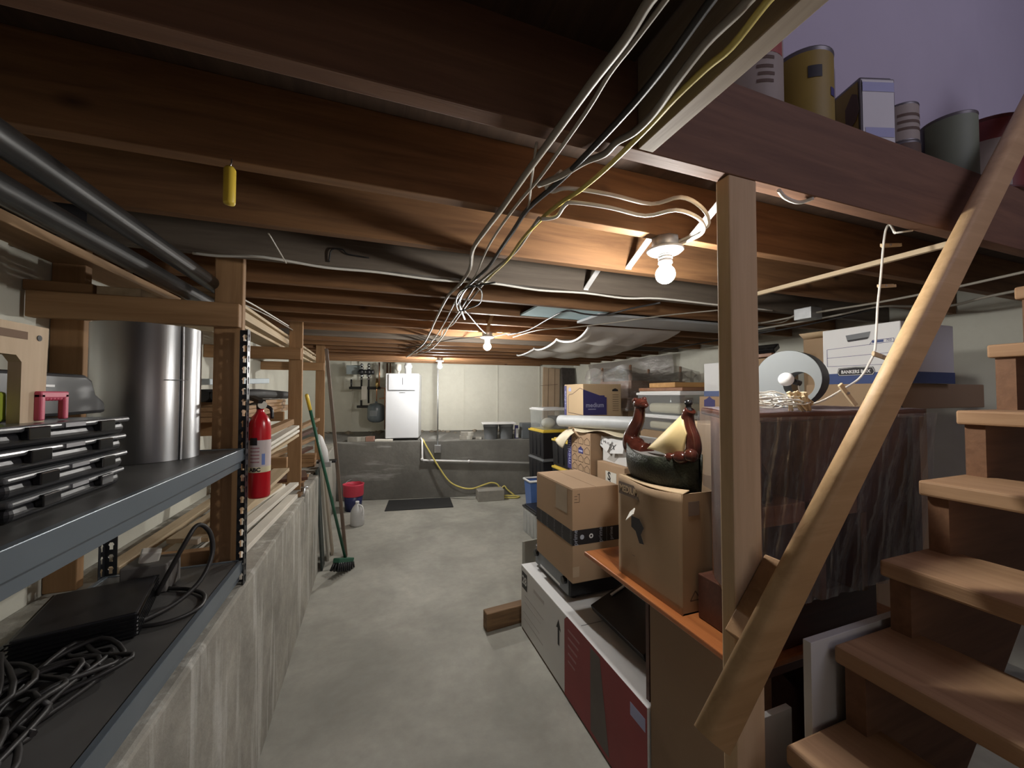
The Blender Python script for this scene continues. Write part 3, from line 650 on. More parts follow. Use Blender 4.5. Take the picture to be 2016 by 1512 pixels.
lines(fr, 's', [((-W + .03, .478), (-W + .046, .478)), ((-W + .012, .452), (-W + .03, .452)), ((-W + .012, .468), (-W + .03, .468)), ((-W + .042, .435), (-W + .042, .482)), ((-W + .01, .435), (-W + .042, .435))], .003, PRINTD, 'arrow_mark')
decal(fr, 'w', rect(H - .20, H - .06, .36, .50), plain('clear_label_pouch', (.40, .31, .22), .2), 'label_pouch', label='clear label pouch')
decal(fr, 's', rect(-W + .0, -W + .04, .035, .09), plain('pale_mark', (.50, .37, .25), .8), 'print_mark')

DS = .894
def dsc(mb):
    mb.v = [V((v.x * DS, v.y * DS, 1.6 + (v.z - 1.6) * DS)) for v in mb.v]; return mb
FZ = 1.6 - 1.6 / DS
_part = part
def dpart(t, nm, mb, mt, **k): return _part(t, nm, dsc(mb), mt, **k)
# desk under the wrapped furniture
t = thing('desk', 'desk with a shiny orange brown top behind the pale post', 'desk', (1.35, 1.2, 0))
mb = MB(); mb.box(1.082, 1.95, .885, 1.845, .728, .75); dpart(t, 'desktop', mb, REDWOOD, bevel=.004)
mb = MB(); mb.box(1.095, 1.117, .90, 1.335, FZ, .728); dpart(t, 'side_panel', mb, plain('brown_hardboard', (.235, .145, .08), .6, var=.06))
mb = MB(); mb.box(1.117, 1.90, 1.37, 1.39, .25, .728); dpart(t, 'modesty_panel', mb, DARKWOOD)
mb = MB(); mb.box(1.16, 1.22, .905, .945, FZ, .70); dpart(t, 'leg', mb, BROWNWOOD, bevel=.003)
mb = MB(); mb.box(1.89, 1.93, .905, 1.80, FZ, .728); dpart(t, 'side_panel', mb, DARKWOOD)
mb = MB(); mb.box(1.09, 1.94, .895, .91, .695, .728); dpart(t, 'apron', mb, DARKWOOD)
mb = MB(); mb.box(1.70, 1.74, 1.78, 1.82, FZ, .728); dpart(t, 'leg', mb, DARKWOOD)
# dark blue box in the knee hole
mb = MB(); mb.box(1.46, 1.80, 1.45, 1.80, FZ, .62); tag(obj('dark_bin', dsc(mb), NAVYP, bevel=.01), 'dark navy box standing in the shadow under the desk', 'box')

# MEDIUM carton, open, with a bulging near wall
t = thing('open_cardboard_box', 'open brown box lettered MEDIUM on the desk, statue sitting in it', 'box', (1.18, 1.23, .842))
x0, x1, y0, y1, z0, z1 = 1.125, 1.515, 1.182, 1.585, .7505, 1.212
th = .006
mb = MB(); mb.box(x0, x1, y0, y1, z0, z0 + .006); dpart(t, 'box_bottom', mb, CARD2)
mb = MB()
def wallw(i, j):   # near-aisle wall, bulged outwards at the top and sagging rim
    y = y1 + (y0 - y1) * i; z = z0 + (z1 - z0) * j
    return V((x0 - .018 * math.sin(PI * i) * j ** 3 + .006 * math.sin(7 * i) * j, y, z - .012 * math.sin(PI * i) * j))
mb.grid(wallw, 18, 14); w_ = dpart(t, 'box_wall', mb, CARD2, solid=.006)
mb = MB(); mb.box(x0, x1, y0, y0 + .006, z0, z1); dpart(t, 'box_wall', mb, CARD2)
mb = MB(); mb.box(x0, x1, y1 - .006, y1, z0, z1); dpart(t, 'box_wall', mb, CARD2)
mb = MB(); mb.box(x1 - .006, x1, y0 + .006, y1 - .006, z0, z1); dpart(t, 'box_wall', mb, CARD2)
mb = MB(); mb.grid(lambda i, j: V((x0 + .002 + .035 * j, y1 + (y0 - y1) * i, z1 - .012 * math.sin(PI * i) - .02 * j * (1 - i) + .012 * j)), 14, 4); dpart(t, 'flap', mb, CARDL, solid=.004)
fr = dict(t=t, R=Matrix.Identity(3), c=V(((x0+x1)/2, (y0+y1)/2, 0)), hx=(x1-x0)/2, hy=(y1-y0)/2, z0=z0, z1=z1)
part = dpart
H = fr['hy']
f0 = onface(fr, 'w', .019)
spn = decal(fr, 'w', rect(-H + .015, -H + .165, .378, .435), plain('faded_brown_print', (.20, .15, .12), .8), 'size_panel', .012)
word(fr, 'w', 'MEDIUM', .043, -H + .09, .406, CARDL, out=.0135, bold=.001, sx=.85, par=spn)
# torn hand hole with lifted flap
mb = MB(); mb.prism([(-.085, .30), (-.03, .30), (.0, .27), (-.02, .235), (.0, .20), (-.03, .195), (-.055, .24), (-.085, .25)], onface(fr, 'w', .0185), 0, .0006); part(t, 'torn_hand_hole', mb, PRINTK, label='torn dark hand hole')
mb = MB(); g = onface(fr, 'w', .02); mb.add([g(-.09, .315), g(-.045, .345, .01), g(-.03, .325, .03), g(-.075, .285, .035)], [(0, 1, 2, 3)]); part(t, 'torn_flap', mb, PAPER, solid=.003)
decal(fr, 's', rect(-.165, -.11, .375, .43), plain('faded_brown_print', (.20, .15, .12), .8), 'size_panel')
lines(fr, 's', [((-.16, .05), (-.135, .085)), ((-.135, .085), (-.11, .05)), ((-.11, .05), (-.16, .05))], .005, PRINTD, 'recycling_mark')
lines(fr, 'w', [((-H + .10, .115), (H - .10, .115))], .002, PRINTD, 'score_line', .002)

part = _part
# dragon boat statue
t = thing('dragon_boat_statue', 'glazed ship statue with brown dragon neck and cream sail, in the MEDIUM box', 'statue', (1.10, 1.23, 1.23))
GLZ = plain('brown_glaze', (.055, .014, .009), .10, var=.45, scale=20); GLZG = plain('mottled_green_glaze', (.018, .020, .012), .45, var=.9, scale=16, bmp=.5, spec=.3); SAIL = plain('cream_sail', (.70, .54, .26), .55, var=.08, scale=9); DECKG = plain('grey_deck', (.20, .19, .18), .4, var=.3)
XB = 1.225
def hull(u, v):
    y = 1.62 - .43 * u
    wdt = .085 * math.sin(PI * min(1, max(0, .05 + .945 * u))) ** .6
    zt = 1.335 + .035 * (2 * u - 1) ** 2 - .01 * u
    a = -PI / 2 + (v - .5) * PI
    zb = 1.165 + .045 * (2 * u - 1) ** 4
    dep = zt - zb
    return V((XB + wdt * math.sin((v - .5) * PI) * (1 + .12 * math.sin(9 * v + 5 * u)), y, zt - dep * math.cos((v - .5) * PI) ** .7 if abs(v - .5) < .5 else zt))
mb = MB(); mb.grid(hull, 28, 16); dpart(t, 'hull', mb, GLZG, solid=.006)
mb = MB()
def deck(u, v):
    y = 1.60 - .40 * u; wdt = .078 * math.sin(PI * min(1, max(0, .07 + .89 * u))) ** .6
    return V((XB + wdt * (2 * v - 1), y, 1.322 + .02 * (2 * u - 1) ** 2))
mb.grid(deck, 16, 6); dpart(t, 'deck', mb, DECKG, solid=.004)
sc = lambda px, py: None
nk = [(XB, 1.50, 1.325), (XB, 1.56, 1.325), (XB, 1.605, 1.35), (XB, 1.618, 1.39), (XB, 1.592, 1.435), (XB, 1.565, 1.475), (XB, 1.555, 1.515), (XB, 1.552, 1.54)]
sp = smooth_path(nk, 5); n_ = len(sp)
mb = MB(); mb.tube(sp, [.040 + .014 * math.sin(PI * min(1, k / n_ * 2.2)) - .024 * max(0, k / n_ - .25) for k in range(n_)], 16)
dpart(t, 'dragon_neck', mb, GLZ)
mb = MB(); mb.ball((XB, 1.548, 1.552), .034, 12, 0, (.9, 1.2, .85)); mb.ball((XB - .006, 1.518, 1.548), .022, 10, 0, (.9, 1.3, .75)); mb.ball((XB - .02, 1.56, 1.572), .011, 8); mb.ball((XB + .02, 1.56, 1.572), .011, 8); mb.ball((XB, 1.585, 1.565), .018, 8); mb.ball((XB - .012, 1.495, 1.545), .01, 8); mb.ball((XB + .008, 1.53, 1.575), .012, 8)
dpart(t, 'dragon_head', mb, GLZ)
st = [(XB, 1.30, 1.32), (XB, 1.255, 1.33), (XB, 1.222, 1.37), (XB, 1.225, 1.42), (XB, 1.245, 1.465), (XB, 1.25, 1.51), (XB, 1.235, 1.535)]
sp = smooth_path(st, 5); n_ = len(sp)
mb = MB(); mb.tube(sp, [.036 - .014 * k / n_ for k in range(n_)], 14); dpart(t, 'dragon_tail', mb, GLZ)
mb = MB(); mb.lathe([(0, 0), (.014, 0), (.016, .01), (.011, .014), (.011, .03), (.016, .034), (.014, .05), (0, .052)], (XB, 1.245, 1.525), 16); dpart(t, 'mast_cap', mb, BLACKG)
for (y, z, r) in ((1.30, 1.34, .03), (1.26, 1.335, .034), (1.22, 1.36, .026)):
    pass
mb = MB(); mb.ball((XB - .03, 1.255, 1.34), .035, 12, 0, (1, 1.2, .8)); mb.ball((XB - .045, 1.30, 1.335), .024, 10, 0, (1, 1.2, .8)); mb.ball((XB - .03, 1.205, 1.355), .028, 10); dpart(t, 'stern_figures', mb, GLZ)
# sail: bellied sheet
P00, P10, P01, P11 = V((XB - .02, 1.475, 1.345)), V((XB - .03, 1.25, 1.325)), V((XB, 1.262, 1.525)), V((XB - .03, 1.225, 1.44))
def sail(u, v):
    a = P00.lerp(P10, u); b = P01.lerp(P11, u ** 1.2)
    p = a.lerp(b, v); return p + V((-.035 * math.sin(PI * u) * math.sin(PI * (v * .8 + .1)), 0, .012 * math.sin(PI * u) * (1 - v)))
mb = MB(); mb.grid(sail, 16, 16); dpart(t, 'sail', mb, SAIL, solid=.006)

HS = .72
def hpart(t, nm, mb, mt, **k):
    mb.v = [V((v.x * HS, v.y * HS, 1.6 + (v.z - 1.6) * HS)) for v in mb.v]
    return part(t, nm, mb, mt, **k)
# ---------------------------------------------------------------- wrapped hutch
t = thing('wrapped_hutch', 'dark wooden hutch wrapped in clear stretch film behind the pale post', 'furniture', (1.33, .97, .7505))
A_, B_, C_, D_ = (1.27, 1.045), (2.50, 1.06), (2.62, 1.72), (1.66, 1.60)
mb = MB(); mb.prism([A_, B_, C_, D_], lambda u, v, w: (u, v, w), 1.492, 1.528); hpart(t, 'top', mb, DARKWOOD, bevel=.006)
mb = MB(); mb.prism([(1.29, 1.065), (1.40, 1.065), (1.40, 1.09), (1.315, 1.09)], lambda u, v, w: (u, v, w), .7505, 1.492); hpart(t, 'left_stile', mb, BROWNWOOD)
dl = V((D_[0]-A_[0], D_[1]-A_[1], 0)); 
mb = MB(); a = V((1.295, 1.085, 0)); b = a + dl * .60; nn = V((dl.y, -dl.x, 0)).normalized() * .02
mb.prism([(a.x, a.y), (b.x, b.y), (b.x + nn.x, b.y + nn.y), (a.x + nn.x, a.y + nn.y)], lambda u, v, w: (u, v, w), .7505, 1.492); hpart(t, 'side_panel', mb, BROWNWOOD)
mb = MB(); mb.box(1.645, 1.675, 1.07, 1.44, .7505, 1.492); hpart(t, 'divider', mb, DARKWOOD)
mb = MB(); mb.prism([(1.40, 1.07), (1.645, 1.07), (1.645, 1.32), (1.585, 1.32)], lambda u, v, w: (u, v, w), 1.085, 1.165); mb.prism([(1.645, 1.07), (1.98, 1.07), (1.98, 1.32), (1.645, 1.32)], lambda u, v, w: (u, v, w), 1.085, 1.165); hpart(t, 'shelf_board', mb, BROWNWOOD, bevel=.003)
mb = MB(); mb.box(1.98, 2.02, 1.07, 1.44, .7505, 1.492); hpart(t, 'divider', mb, DARKWOOD)
mb = MB(); mb.box(1.675, 1.98, 1.09, 1.11, 1.165, 1.492); hpart(t, 'door_panel', mb, DARKWOOD)
mb = MB(); mb.box(2.02, 2.40, 1.09, 1.11, .7505, 1.492); hpart(t, 'door_panel', mb, DARKWOOD)
mb = MB(); mb.box(2.40, 2.46, 1.07, 1.44, .7505, 1.492); hpart(t, 'side_panel', mb, DARKWOOD)
mb = MB(); mb.box(1.66, 2.44, 1.42, 1.44, .7505, 1.492); hpart(t, 'back_panel', mb, DARKWOOD)
mb = MB(); mb.box(1.745, 1.775, 1.075, 1.11, .7505, 1.085); hpart(t, 'leg', mb, BROWNWOOD)
mb = MB(); mb.box(2.0, 2.03, 1.065, 1.09, .7505, 1.085); hpart(t, 'leg', mb, BROWNWOOD)
FILMF = film('stretch_film', (.80, .78, .82), .035, (14, 14, 2.2), 14.0, 1.0, .22, .04, .15)
def ff(u, v):
    x = 1.245 + (2.53 - 1.245 - .18 * (1 - v)) * u; z = .79 + (1.512 - .79) * v
    return V((x, 1.030 + .006 * math.sin(40 * u + 5 * v) * (1 - v * .5) + .004 * math.sin(90 * u - 8 * v), z))
mb = MB(); mb.grid(ff, 90, 24); hpart(t, 'film_front', mb, FILMF, label='clear stretch film over the front')
def fl(u, v):
    a = V((1.245, 1.030, 0)); b = a + dl * 1.02
    zl = .79 + .36 * max(0, min(1, (u - .5) / .12)); p = a.lerp(b, u); return V((p.x + .008 * math.sin(22 * u + 3 * v) - .01, p.y, zl + (1.512 - zl) * v))
mb = MB(); mb.grid(fl, 40, 20); hpart(t, 'film_side', mb, film('hazy_stretch_film', (.62, .60, .62), .13, (8, 8, 1), 9, .8, .12, .15), label='hazy stretch film over the left side')
def ft(u, v):
    a = V((A_[0], A_[1], 0)).lerp(V((B_[0], B_[1], 0)), u); b = V((D_[0], D_[1], 0)).lerp(V((C_[0], C_[1], 0)), u)
    p = a.lerp(b, v); return V((p.x, p.y, 1.5305 + .0015 * math.sin(37 * u + 11 * v) + .001 * math.sin(80 * v)))
mb = MB(); mb.grid(ft, 40, 20); hpart(t, 'film_top', mb, film('top_stretch_film', (.66, .60, .64), .18, (3, 8, 1), 9, .7, .15, .15), label='clear stretch film over the top')
mb = MB(); mb.box(1.05, 1.60, .815, 1.035, .842, .9885); part(t, 'base_cabinet', mb, DARKWOOD, bevel=.003)
# cardboard stored inside the hutch
mb = MB(); mb.box(1.375, 1.70, 1.20, 1.47, .842, 1.47); tag(obj('cardboard_box', mb, CARDL, bevel=.004), 'cardboard box seen through the film behind the open hutch compartment', 'box')
mb = MB(); mb.lathe([(0, 0), (.036, 0), (.04, .01), (.036, .07), (.015, .11), (.015, .145), (0, .145)], (1.062, .825, 1.2885), 20); tag(obj('dark_vase', mb, BLACKG), 'dark vase standing inside the film wrapped hutch', 'vase')

# ---------------------------------------------------------------- things on the hutch
fr = carton('flat_cardboard_box', 'brown cardboard box under the white file box near the handrail', 2.12, 2.92, 1.02, 1.36, 1.533, 1.648, CARD2, flap=False)
mb = MB(); mb.box(2.40, 2.88, 1.22, 1.36, 0, 1.5325); tag(obj('cardboard_box', mb, CARD2, bevel=.006), 'tall dim brown box beyond the hutch under the flat brown box', 'box')
fr = carton('file_box', 'white file storage box with blue base, right of the grey ring, behind the handrail', 2.165, 2.585, .995, 1.305, 1.6485, 1.922, WHITEC, flap=False)
H = fr['hy']
BB = plain('blue_box_base', (.035, .065, .20), .6)
mb = MB()
for f, L in (('w', H), ('s', fr['hx'])): mb.prism(rect(-L - .001, L + .001, .0, .052), onface(fr, f, .0007), 0, .0004)
part(fr['t'], 'blue_band', mb, BB)
decal(fr, 'w', [(-.045, .205), (.04, .212), (.048, .242), (-.052, .236)], GREYP, 'hand_hole', .001)
decal(fr, 'w', [(-.041, .203), (.036, .208), (.040, .217), (-.045, .212)], PRINTK, 'hand_hole', .0015)
LN = [((-.135, .175), (.132, .185)), ((-.135, .09), (.132, .085)), ((-.135, .175), (-.135, .09)), ((.132, .20), (.132, .085)), ((-.135, .132), (.132, .137)), ((.055, .20), (.132, .20)), ((.042, .18), (.055, .20))]
lines(fr, 'w', LN, .0018, PRINTB, 'printed_lines')
decal(fr, 'w', rect(.053, .095, .187, .198), BB, 'printed_tab'); word(fr, 'w', '703', .014, .114, .193, PRINTB)
lpl = decal(fr, 'w', [(-.085, .04), (.055, .04), (.062, .055), (.055, .078), (-.015, .083), (-.085, .078), (-.092, .055)], PRINTK, 'logo_plate', .0012)
lines(fr, 'w', [((-.082, .043), (.052, .043)), ((.052, .043), (.059, .056)), ((.059, .056), (.052, .075)), ((.052, .075), (-.015, .080)), ((-.015, .080), (-.082, .075)), ((-.082, .075), (-.089, .056)), ((-.089, .056), (-.082, .043))], .0018, WHITEC, 'logo_outline', .0018, par=lpl)
word(fr, 'w', 'BANKERS BOX', .0215, -.015, .058, WHITEC, out=.002, bold=.0006, sx=.83, par=lpl)
# second file box left of the post
fr = carton('file_box', 'white file storage box with blue base, left of the pale post', 2.42, 2.80, 2.05, 2.30, 1.583, 1.835, WHITEC, flap=False)
mb = MB()
for f, L in (('w', fr['hy']), ('s', fr['hx'])): mb.prism(rect(-L - .001, L + .001, 0, .04), onface(fr, f, .0007), 0, .0004)
part(fr['t'], 'blue_band', mb, plain('blue_box_band', (.10, .14, .30), .6))
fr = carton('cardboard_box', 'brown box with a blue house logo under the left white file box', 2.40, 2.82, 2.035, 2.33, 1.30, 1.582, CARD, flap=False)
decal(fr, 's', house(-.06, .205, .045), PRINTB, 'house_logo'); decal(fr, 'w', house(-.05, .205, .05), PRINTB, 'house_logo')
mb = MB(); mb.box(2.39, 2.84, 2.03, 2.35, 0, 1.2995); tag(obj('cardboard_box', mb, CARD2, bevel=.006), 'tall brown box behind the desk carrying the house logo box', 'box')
# box and bundles behind ring
fr = carton('cardboard_box', 'plain brown box with open flap behind the grey ring roll', 2.42, 2.60, 1.40, 1.565, 1.5335, 1.925, CARD2, flap=False)
mb = MB(); mb.grid(lambda i, j: V((2.42 - .04 * j, 1.405 + .155 * i, 1.925 + .03 * j)), 2, 2); part(fr['t'], 'flap', mb, CARDL, solid=.004)
mb = MB(); mb.box(2.41, 2.61, 1.395, 1.57, 0, 1.5328); tag(obj('cardboard_box', mb, CARD2, bevel=.006), 'tall box beyond the hutch under the open flapped box', 'box')
mb = MB(); mb.box(2.29, 2.53, 1.65, 1.87, 0, 1.5338); tag(obj('cardboard_box', mb, CARD2, bevel=.006), 'tall box under the grey brown carton behind the ring', 'box')
fr = carton('storage_carton', 'grey brown carton behind the ring with reddish things on top', 2.30, 2.52, 1.66, 1.86, 1.5345, 1.825, CARD2, flap=False)
mb = MB(); mb.box(2.27, 2.50, 1.65, 1.87, 1.829, 1.85); tag(obj('red_board', mb, BROWNWOOD, bevel=.002), 'reddish board lying on the carton behind the ring', 'board')
mb = MB(); mb.obox((2.36, 1.77, 1.886), (.08, .16, .035), Euler((0, -.5, .2)).to_matrix()); tag(obj('black_case', mb, BLACKG, bevel=.006), 'small black case tilted on the reddish board', 'case')
# grey ring roll
t = thing('ring_roll', 'thick grey ring shaped roll with black outer side lying on the hutch', 'roll', (1.35, 1.0, 1.55))
ax = V((.93, .30, 0)).normalized(); az = V((0, 0, 1)); ay = az.cross(ax); RR = Matrix((ay, az, ax)).transposed()
cc = V((1.925, 1.325, 1.5335 + .141)); ro, ri, L = .14, .064, .12; off = V((-.048, -.030, 0))
mb = MB(); n = 40; vs = []; fs = []
for w_ in (0, L):
    for k in range(n):
        a = 2*PI*k/n; vs.append(cc + RR @ V((ro*math.cos(a), ro*math.sin(a), w_)))
    for k in range(n):
        a = 2*PI*k/n; vs.append(cc + RR @ (V((ri*math.cos(a), ri*math.sin(a), w_)) + off))
ring1 = [(k, (k+1) % n, n + (k+1) % n, n + k) for k in range(n)]; ring2 = [tuple(2*n + i for i in f) for f in ring1]
inner = [(n + k, n + (k+1) % n, 3*n + (k+1) % n, 3*n + k) for k in range(n)]
mb.add(vs, ring1 + ring2 + inner, 0, False); hpart(t, 'ring_face', mb, plain('grey_foam', (.20, .215, .22), .75, var=.04))
mb = MB(); mb.tube([cc, cc + ax * L], [ro + .001, ro + .001], n, caps=False); hpart(t, 'outer_cover', mb, BLACKP)
# cord coil with sockets and clothespins
t = thing('string_light_cord', 'coil of white string light cord piled on the hutch, rising to the header', 'cord', (1.15, .83, 1.55))
cz = V((1.57, 1.18, 1.5345)); pts = []
for k in range(150):
    a = k * .42; r = .10 + .045 * math.sin(k * .9) + .03 * random.random()
    pts.append(cz + V((r * 1.15 * math.cos(a), r * .75 * math.sin(a) - .01, .006 + .045 * (k / 150) + .014 * random.random() + (.02 if math.sin(a) > .3 else 0))))
mb = MB(); mb.tube(smooth_path(pts, 4), .0028, 6); hpart(t, 'coil', mb, CABW)
rise = [V((1.19, .81, 1.560)), V((1.28, .785, 1.575))] + [V(p) for p in [(1.443, 0.8, 1.624), (1.514, 0.8, 1.657), (1.567, 0.8, 1.712), (1.591, 0.8, 1.747), (1.605, 0.8, 1.834), (1.614, 0.8, 1.904), (1.635, 0.8, 2.002), (1.649, 0.8, 2.083), (1.66, 0.8, 2.138), (1.673, 0.8, 2.175), (1.694, 0.8, 2.192)]] + [V((1.55, .72, 2.110))]
mb = MB(); mb.tube(smooth_path(rise, 5), .0035, 8); part(t, 'rising_cord', mb, CABW)
mb = MB(); mb.tube([V(rise[-1]), V((1.60, .70, 2.117))], .003, 6); part(t, 'hook_end', mb, CABW)
gb = V((1.79, 1.235, 1.668))
mb = MB(); mb.ball(gb, .031, 14); hpart(t, 'globe_bulb', mb, WHITEP)
mb = MB(); mb.cyl(gb + V((.024, -.012, -.008)), gb + V((.055, -.025, -.02)), .013, n=16); hpart(t, 'socket', mb, BLACKP)
mb = MB(); mb.tube(smooth_path([gb + V((.05, -.02, -.02)), V((1.815, 1.19, 1.60)), V((1.79, 1.15, 1.555)), V((1.72, 1.14, 1.555)), V((1.60, 1.12, 1.56))], 5), .0028, 6); hpart(t, 'socket_lead', mb, CABW)
PIN = wood('clothespin_wood', (.70, .56, .36), (.58, .43, .26), 'x', knots=False)
def pin(c, rot, label, s=1.0):
    t = thing('clothespin', label, 'clothespin', c, 'wooden clothespins on the white cord'); R = Euler(rot).to_matrix(); c = V(c)
    for sg in (-1, 1):
        mb = MB(); mb.obox(c + R @ V((0, sg * .0035 * s, sg * .002)), (.080 * s, .007 * s, .013 * s), R @ Euler((0, 0, sg * .05)).to_matrix()); part(t, 'prong', mb, PIN, bevel=.001)
    mb = MB(); mb.tube([c + R @ V((-.006, -.009 * s, 0)), c + R @ V((-.006, .009 * s, 0))], .0042 * s, 10); part(t, 'spring', mb, STEEL)
    return t
q = (1.684, 0.795, 2.116); pin(q, (0, -.06, -.3), 'upper clothespin clipped on the hanging white cord', .85)
q = (1.654, 0.795, 1.971); pin(q, (0, -.06, -.3), 'lower clothespin clipped on the hanging white cord', .75)
q = (1.614, 0.79, 1.725); pin((q[0], q[1], q[2]), (0, .28, -.2), 'brown clothespin on the cord in front of the white file box', 1.0)
q = (1.397, 0.775, 1.598); pin((q[0], q[1], q[2]), (0, .95, -.3), 'clothespin leaning on the hutch edge below the file box', 1.0)
for k in range(9):
    pin((1.175 + .012 * (k % 5) + .006 * (k % 3), .800 - .008 * (k % 4), 1.572 + .008 * (k % 3)), (.3 * k, .9 + .25 * math.sin(k * 2.1), .5 * math.cos(k * 1.7)), 'wooden clothespin bunched at the right end of the cord coil', .72)
cable([(1.475, .775, 1.555), (1.48, .775, 1.58), (1.50, .778, 1.59), (1.515, .775, 1.57), (1.52, .775, 1.555)], .0022, CABK, 'small black strap loop on the hutch left of the leaning clothespin', name='strap_loop', cat='strap')
cable([(1.585, .775, 1.555), (1.61, .775, 1.568), (1.635, .775, 1.573), (1.66, .775, 1.568), (1.685, .775, 1.555)], .0022, CABK, 'low black strap loop on the hutch under the file box', name='strap_loop', cat='strap')

# ================================================================ PILE FURTHER BACK ON THE RIGHT
def lidded(name, label, x0, x1, y0, y1, z0, z1, body, lidm, cat='bin', taper=.93, lidh=.035, stuff=None, solid=0):
    t = thing(name, label, cat, ((x0+x1)/2, (y0+y1)/2, z0))
    cx, cy = (x0+x1)/2, (y0+y1)/2; hx, hy = (x1-x0)/2, (y1-y0)/2
    mb = MB(); zt = z1 - lidh * .6
    ring = lambda k, z: [(cx + a*hx*k, cy + b*hy*k, z) for a, b in ((-1,-1),(1,-1),(1,1),(-1,1))]
    vs = ring(taper, z0) + ring(.97, zt); mb.add(vs, [(3,2,1,0),(0,1,5,4),(1,2,6,5),(2,3,7,6),(3,0,4,7)])
    for u in (-.5, .0, .5):   # moulded ribs
        if solid == 0:
            mb.box(cx - hx*.985, cx - hx*.93, cy + u*hy - .02, cy + u*hy + .02, z0 + .03, zt - .03)
    part(t, 'tub', mb, body, bevel=.012)
    mb = MB(); mb.box(x0, x1, y0, y1, z1 - lidh, z1 - lidh*.35); mb.box(x0 + .02, x1 - .02, y0 + .02, y1 - .02, z1 - lidh*.4, z1); part(t, 'lid', mb, lidm, bevel=.006)
    return t
# totes by the back ledge
lidded('storage_tote', 'lowest black tote in the tall stack by the back ledge', 2.05, 2.47, 4.5, 5.0, 0, .42, BLACKP, BLACKP)
lidded('storage_tote', 'black tote with dark lid in the middle of the stack by the back ledge', 2.05, 2.47, 4.5, 5.0, .421, .765, BLACKP, GREYP)
lidded('storage_tote', 'black tote with yellow lid right under the clear tub by the back ledge', 2.05, 2.47, 4.5, 5.0, .766, 1.135, BLACKP, YELLOWP)
t = lidded('clear_tub', 'clear tub with white lid on top of the black tote stack', 2.06, 2.46, 4.52, 4.98, 1.136, 1.42, CLEARP, WHITEP, solid=1)
mb = MB(); mb.ball((2.22, 4.70, 1.215), .085, 12, 0, (1.1, 1.2, .8)); tag(obj('white_bundle', mb, PAPER), 'pale bundle seen through the clear tub on the black totes', 'bundle')
mb = MB(); mb.box(2.30, 2.42, 4.58, 4.90, 1.141, 1.30); tag(obj('grey_packet', mb, GREYP, bevel=.01), 'grey packet seen through the clear tub on the black totes', 'packet')
lidded('storage_tote', 'lowest black tote in the front stack behind the house print box', 1.82, 2.24, 3.28, 3.78, 0, .42, BLACKP, BLACKP)
lidded('storage_tote', 'black tote with yellow lid lower down behind the house print box', 1.82, 2.24, 3.28, 3.78, .421, .845, BLACKP, YELLOWP)
lidded('storage_tote', 'black tote with yellow lid directly under the cream vinyl sheet', 1.82, 2.24, 3.28, 3.78, .846, 1.135, BLACKP, YELLOWP)
lidded('floor_tote', 'low grey tote with black lid on the floor beyond the white carton', 1.665, 2.0, 3.85, 4.25, 0, .315, plain('pale_grey_plastic', (.42, .43, .42), .5), BLACKP)
t = thing('laundry_basket', 'pale blue basket standing behind the low grey tote', 'basket', (1.9, 4.37, 0))
mb = MB(); R_ = lambda k, z: [(1.98 + a*.20*k, 4.375 + b*.10*k, z) for a, b in ((-1,-1),(1,-1),(1,1),(-1,1))]
mb.add(R_(.8, 0) + R_(1, .55) + R_(.96, .55) + R_(.76, .02), [(3,2,1,0),(0,1,5,4),(1,2,6,5),(2,3,7,6),(3,0,4,7),(4,5,9,8),(5,6,10,9),(6,7,11,10),(7,4,8,11),(8,9,13,12),(9,10,14,13),(10,11,15,14),(11,8,12,15),(12,13,14,15)]); part(t, 'basket_body', mb, BLUEP)
mb = MB(); mb.tube([V(p) for p in R_(1.03, .55)], .014, 8, closed=True); part(t, 'rim', mb, WHITEP)
mb = MB(); mb.obox((1.17, 2.64, .265), (.28, .012, .53), Euler((0, 0, .12)).to_matrix()); tag(obj('grey_sheet', mb, plain('grey_card', (.33, .33, .29), .8), bevel=.002), 'grey sheet leaning behind the far end of the white carton', 'panel')
# house print box and its base
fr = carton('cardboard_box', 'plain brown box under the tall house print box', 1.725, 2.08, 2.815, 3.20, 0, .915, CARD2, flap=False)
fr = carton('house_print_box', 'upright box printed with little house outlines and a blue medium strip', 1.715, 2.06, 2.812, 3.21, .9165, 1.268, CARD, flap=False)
H = fr['hy']; hz = 1.268 - .9165
decal(fr, 'w', rect(-H, -H + .075, 0, hz), PRINTB, 'blue_strip')
word(fr, 'w', 'medium', .085, -H + .034, hz * .5, PRINTG, rot=PI/2, out=.0016)
segs = []
for r in range(5):
    for q in range(3):
        u = -H + .135 + .105 * q; v = .015 + .078 * r
        if r == 2 and q == 1: continue
        if v + .06 > hz: continue
        segs += [((u-.04, v), (u+.04, v)), ((u-.04, v), (u-.04, v+.035)), ((u+.04, v), (u+.04, v+.035)), ((u-.045, v+.033), (u, v+.06)), ((u, v+.06), (u+.045, v+.033))]
lines(fr, 'w', segs, .005, PRINTD, 'house_outlines')
decal(fr, 'w', house(-H + .24, .165, .042), PRINTB, 'house_logo'); decal(fr, 'w', rect(-H + .208, -H + .272, .18, .195), PRINTG, 'logo_bar', .0014)
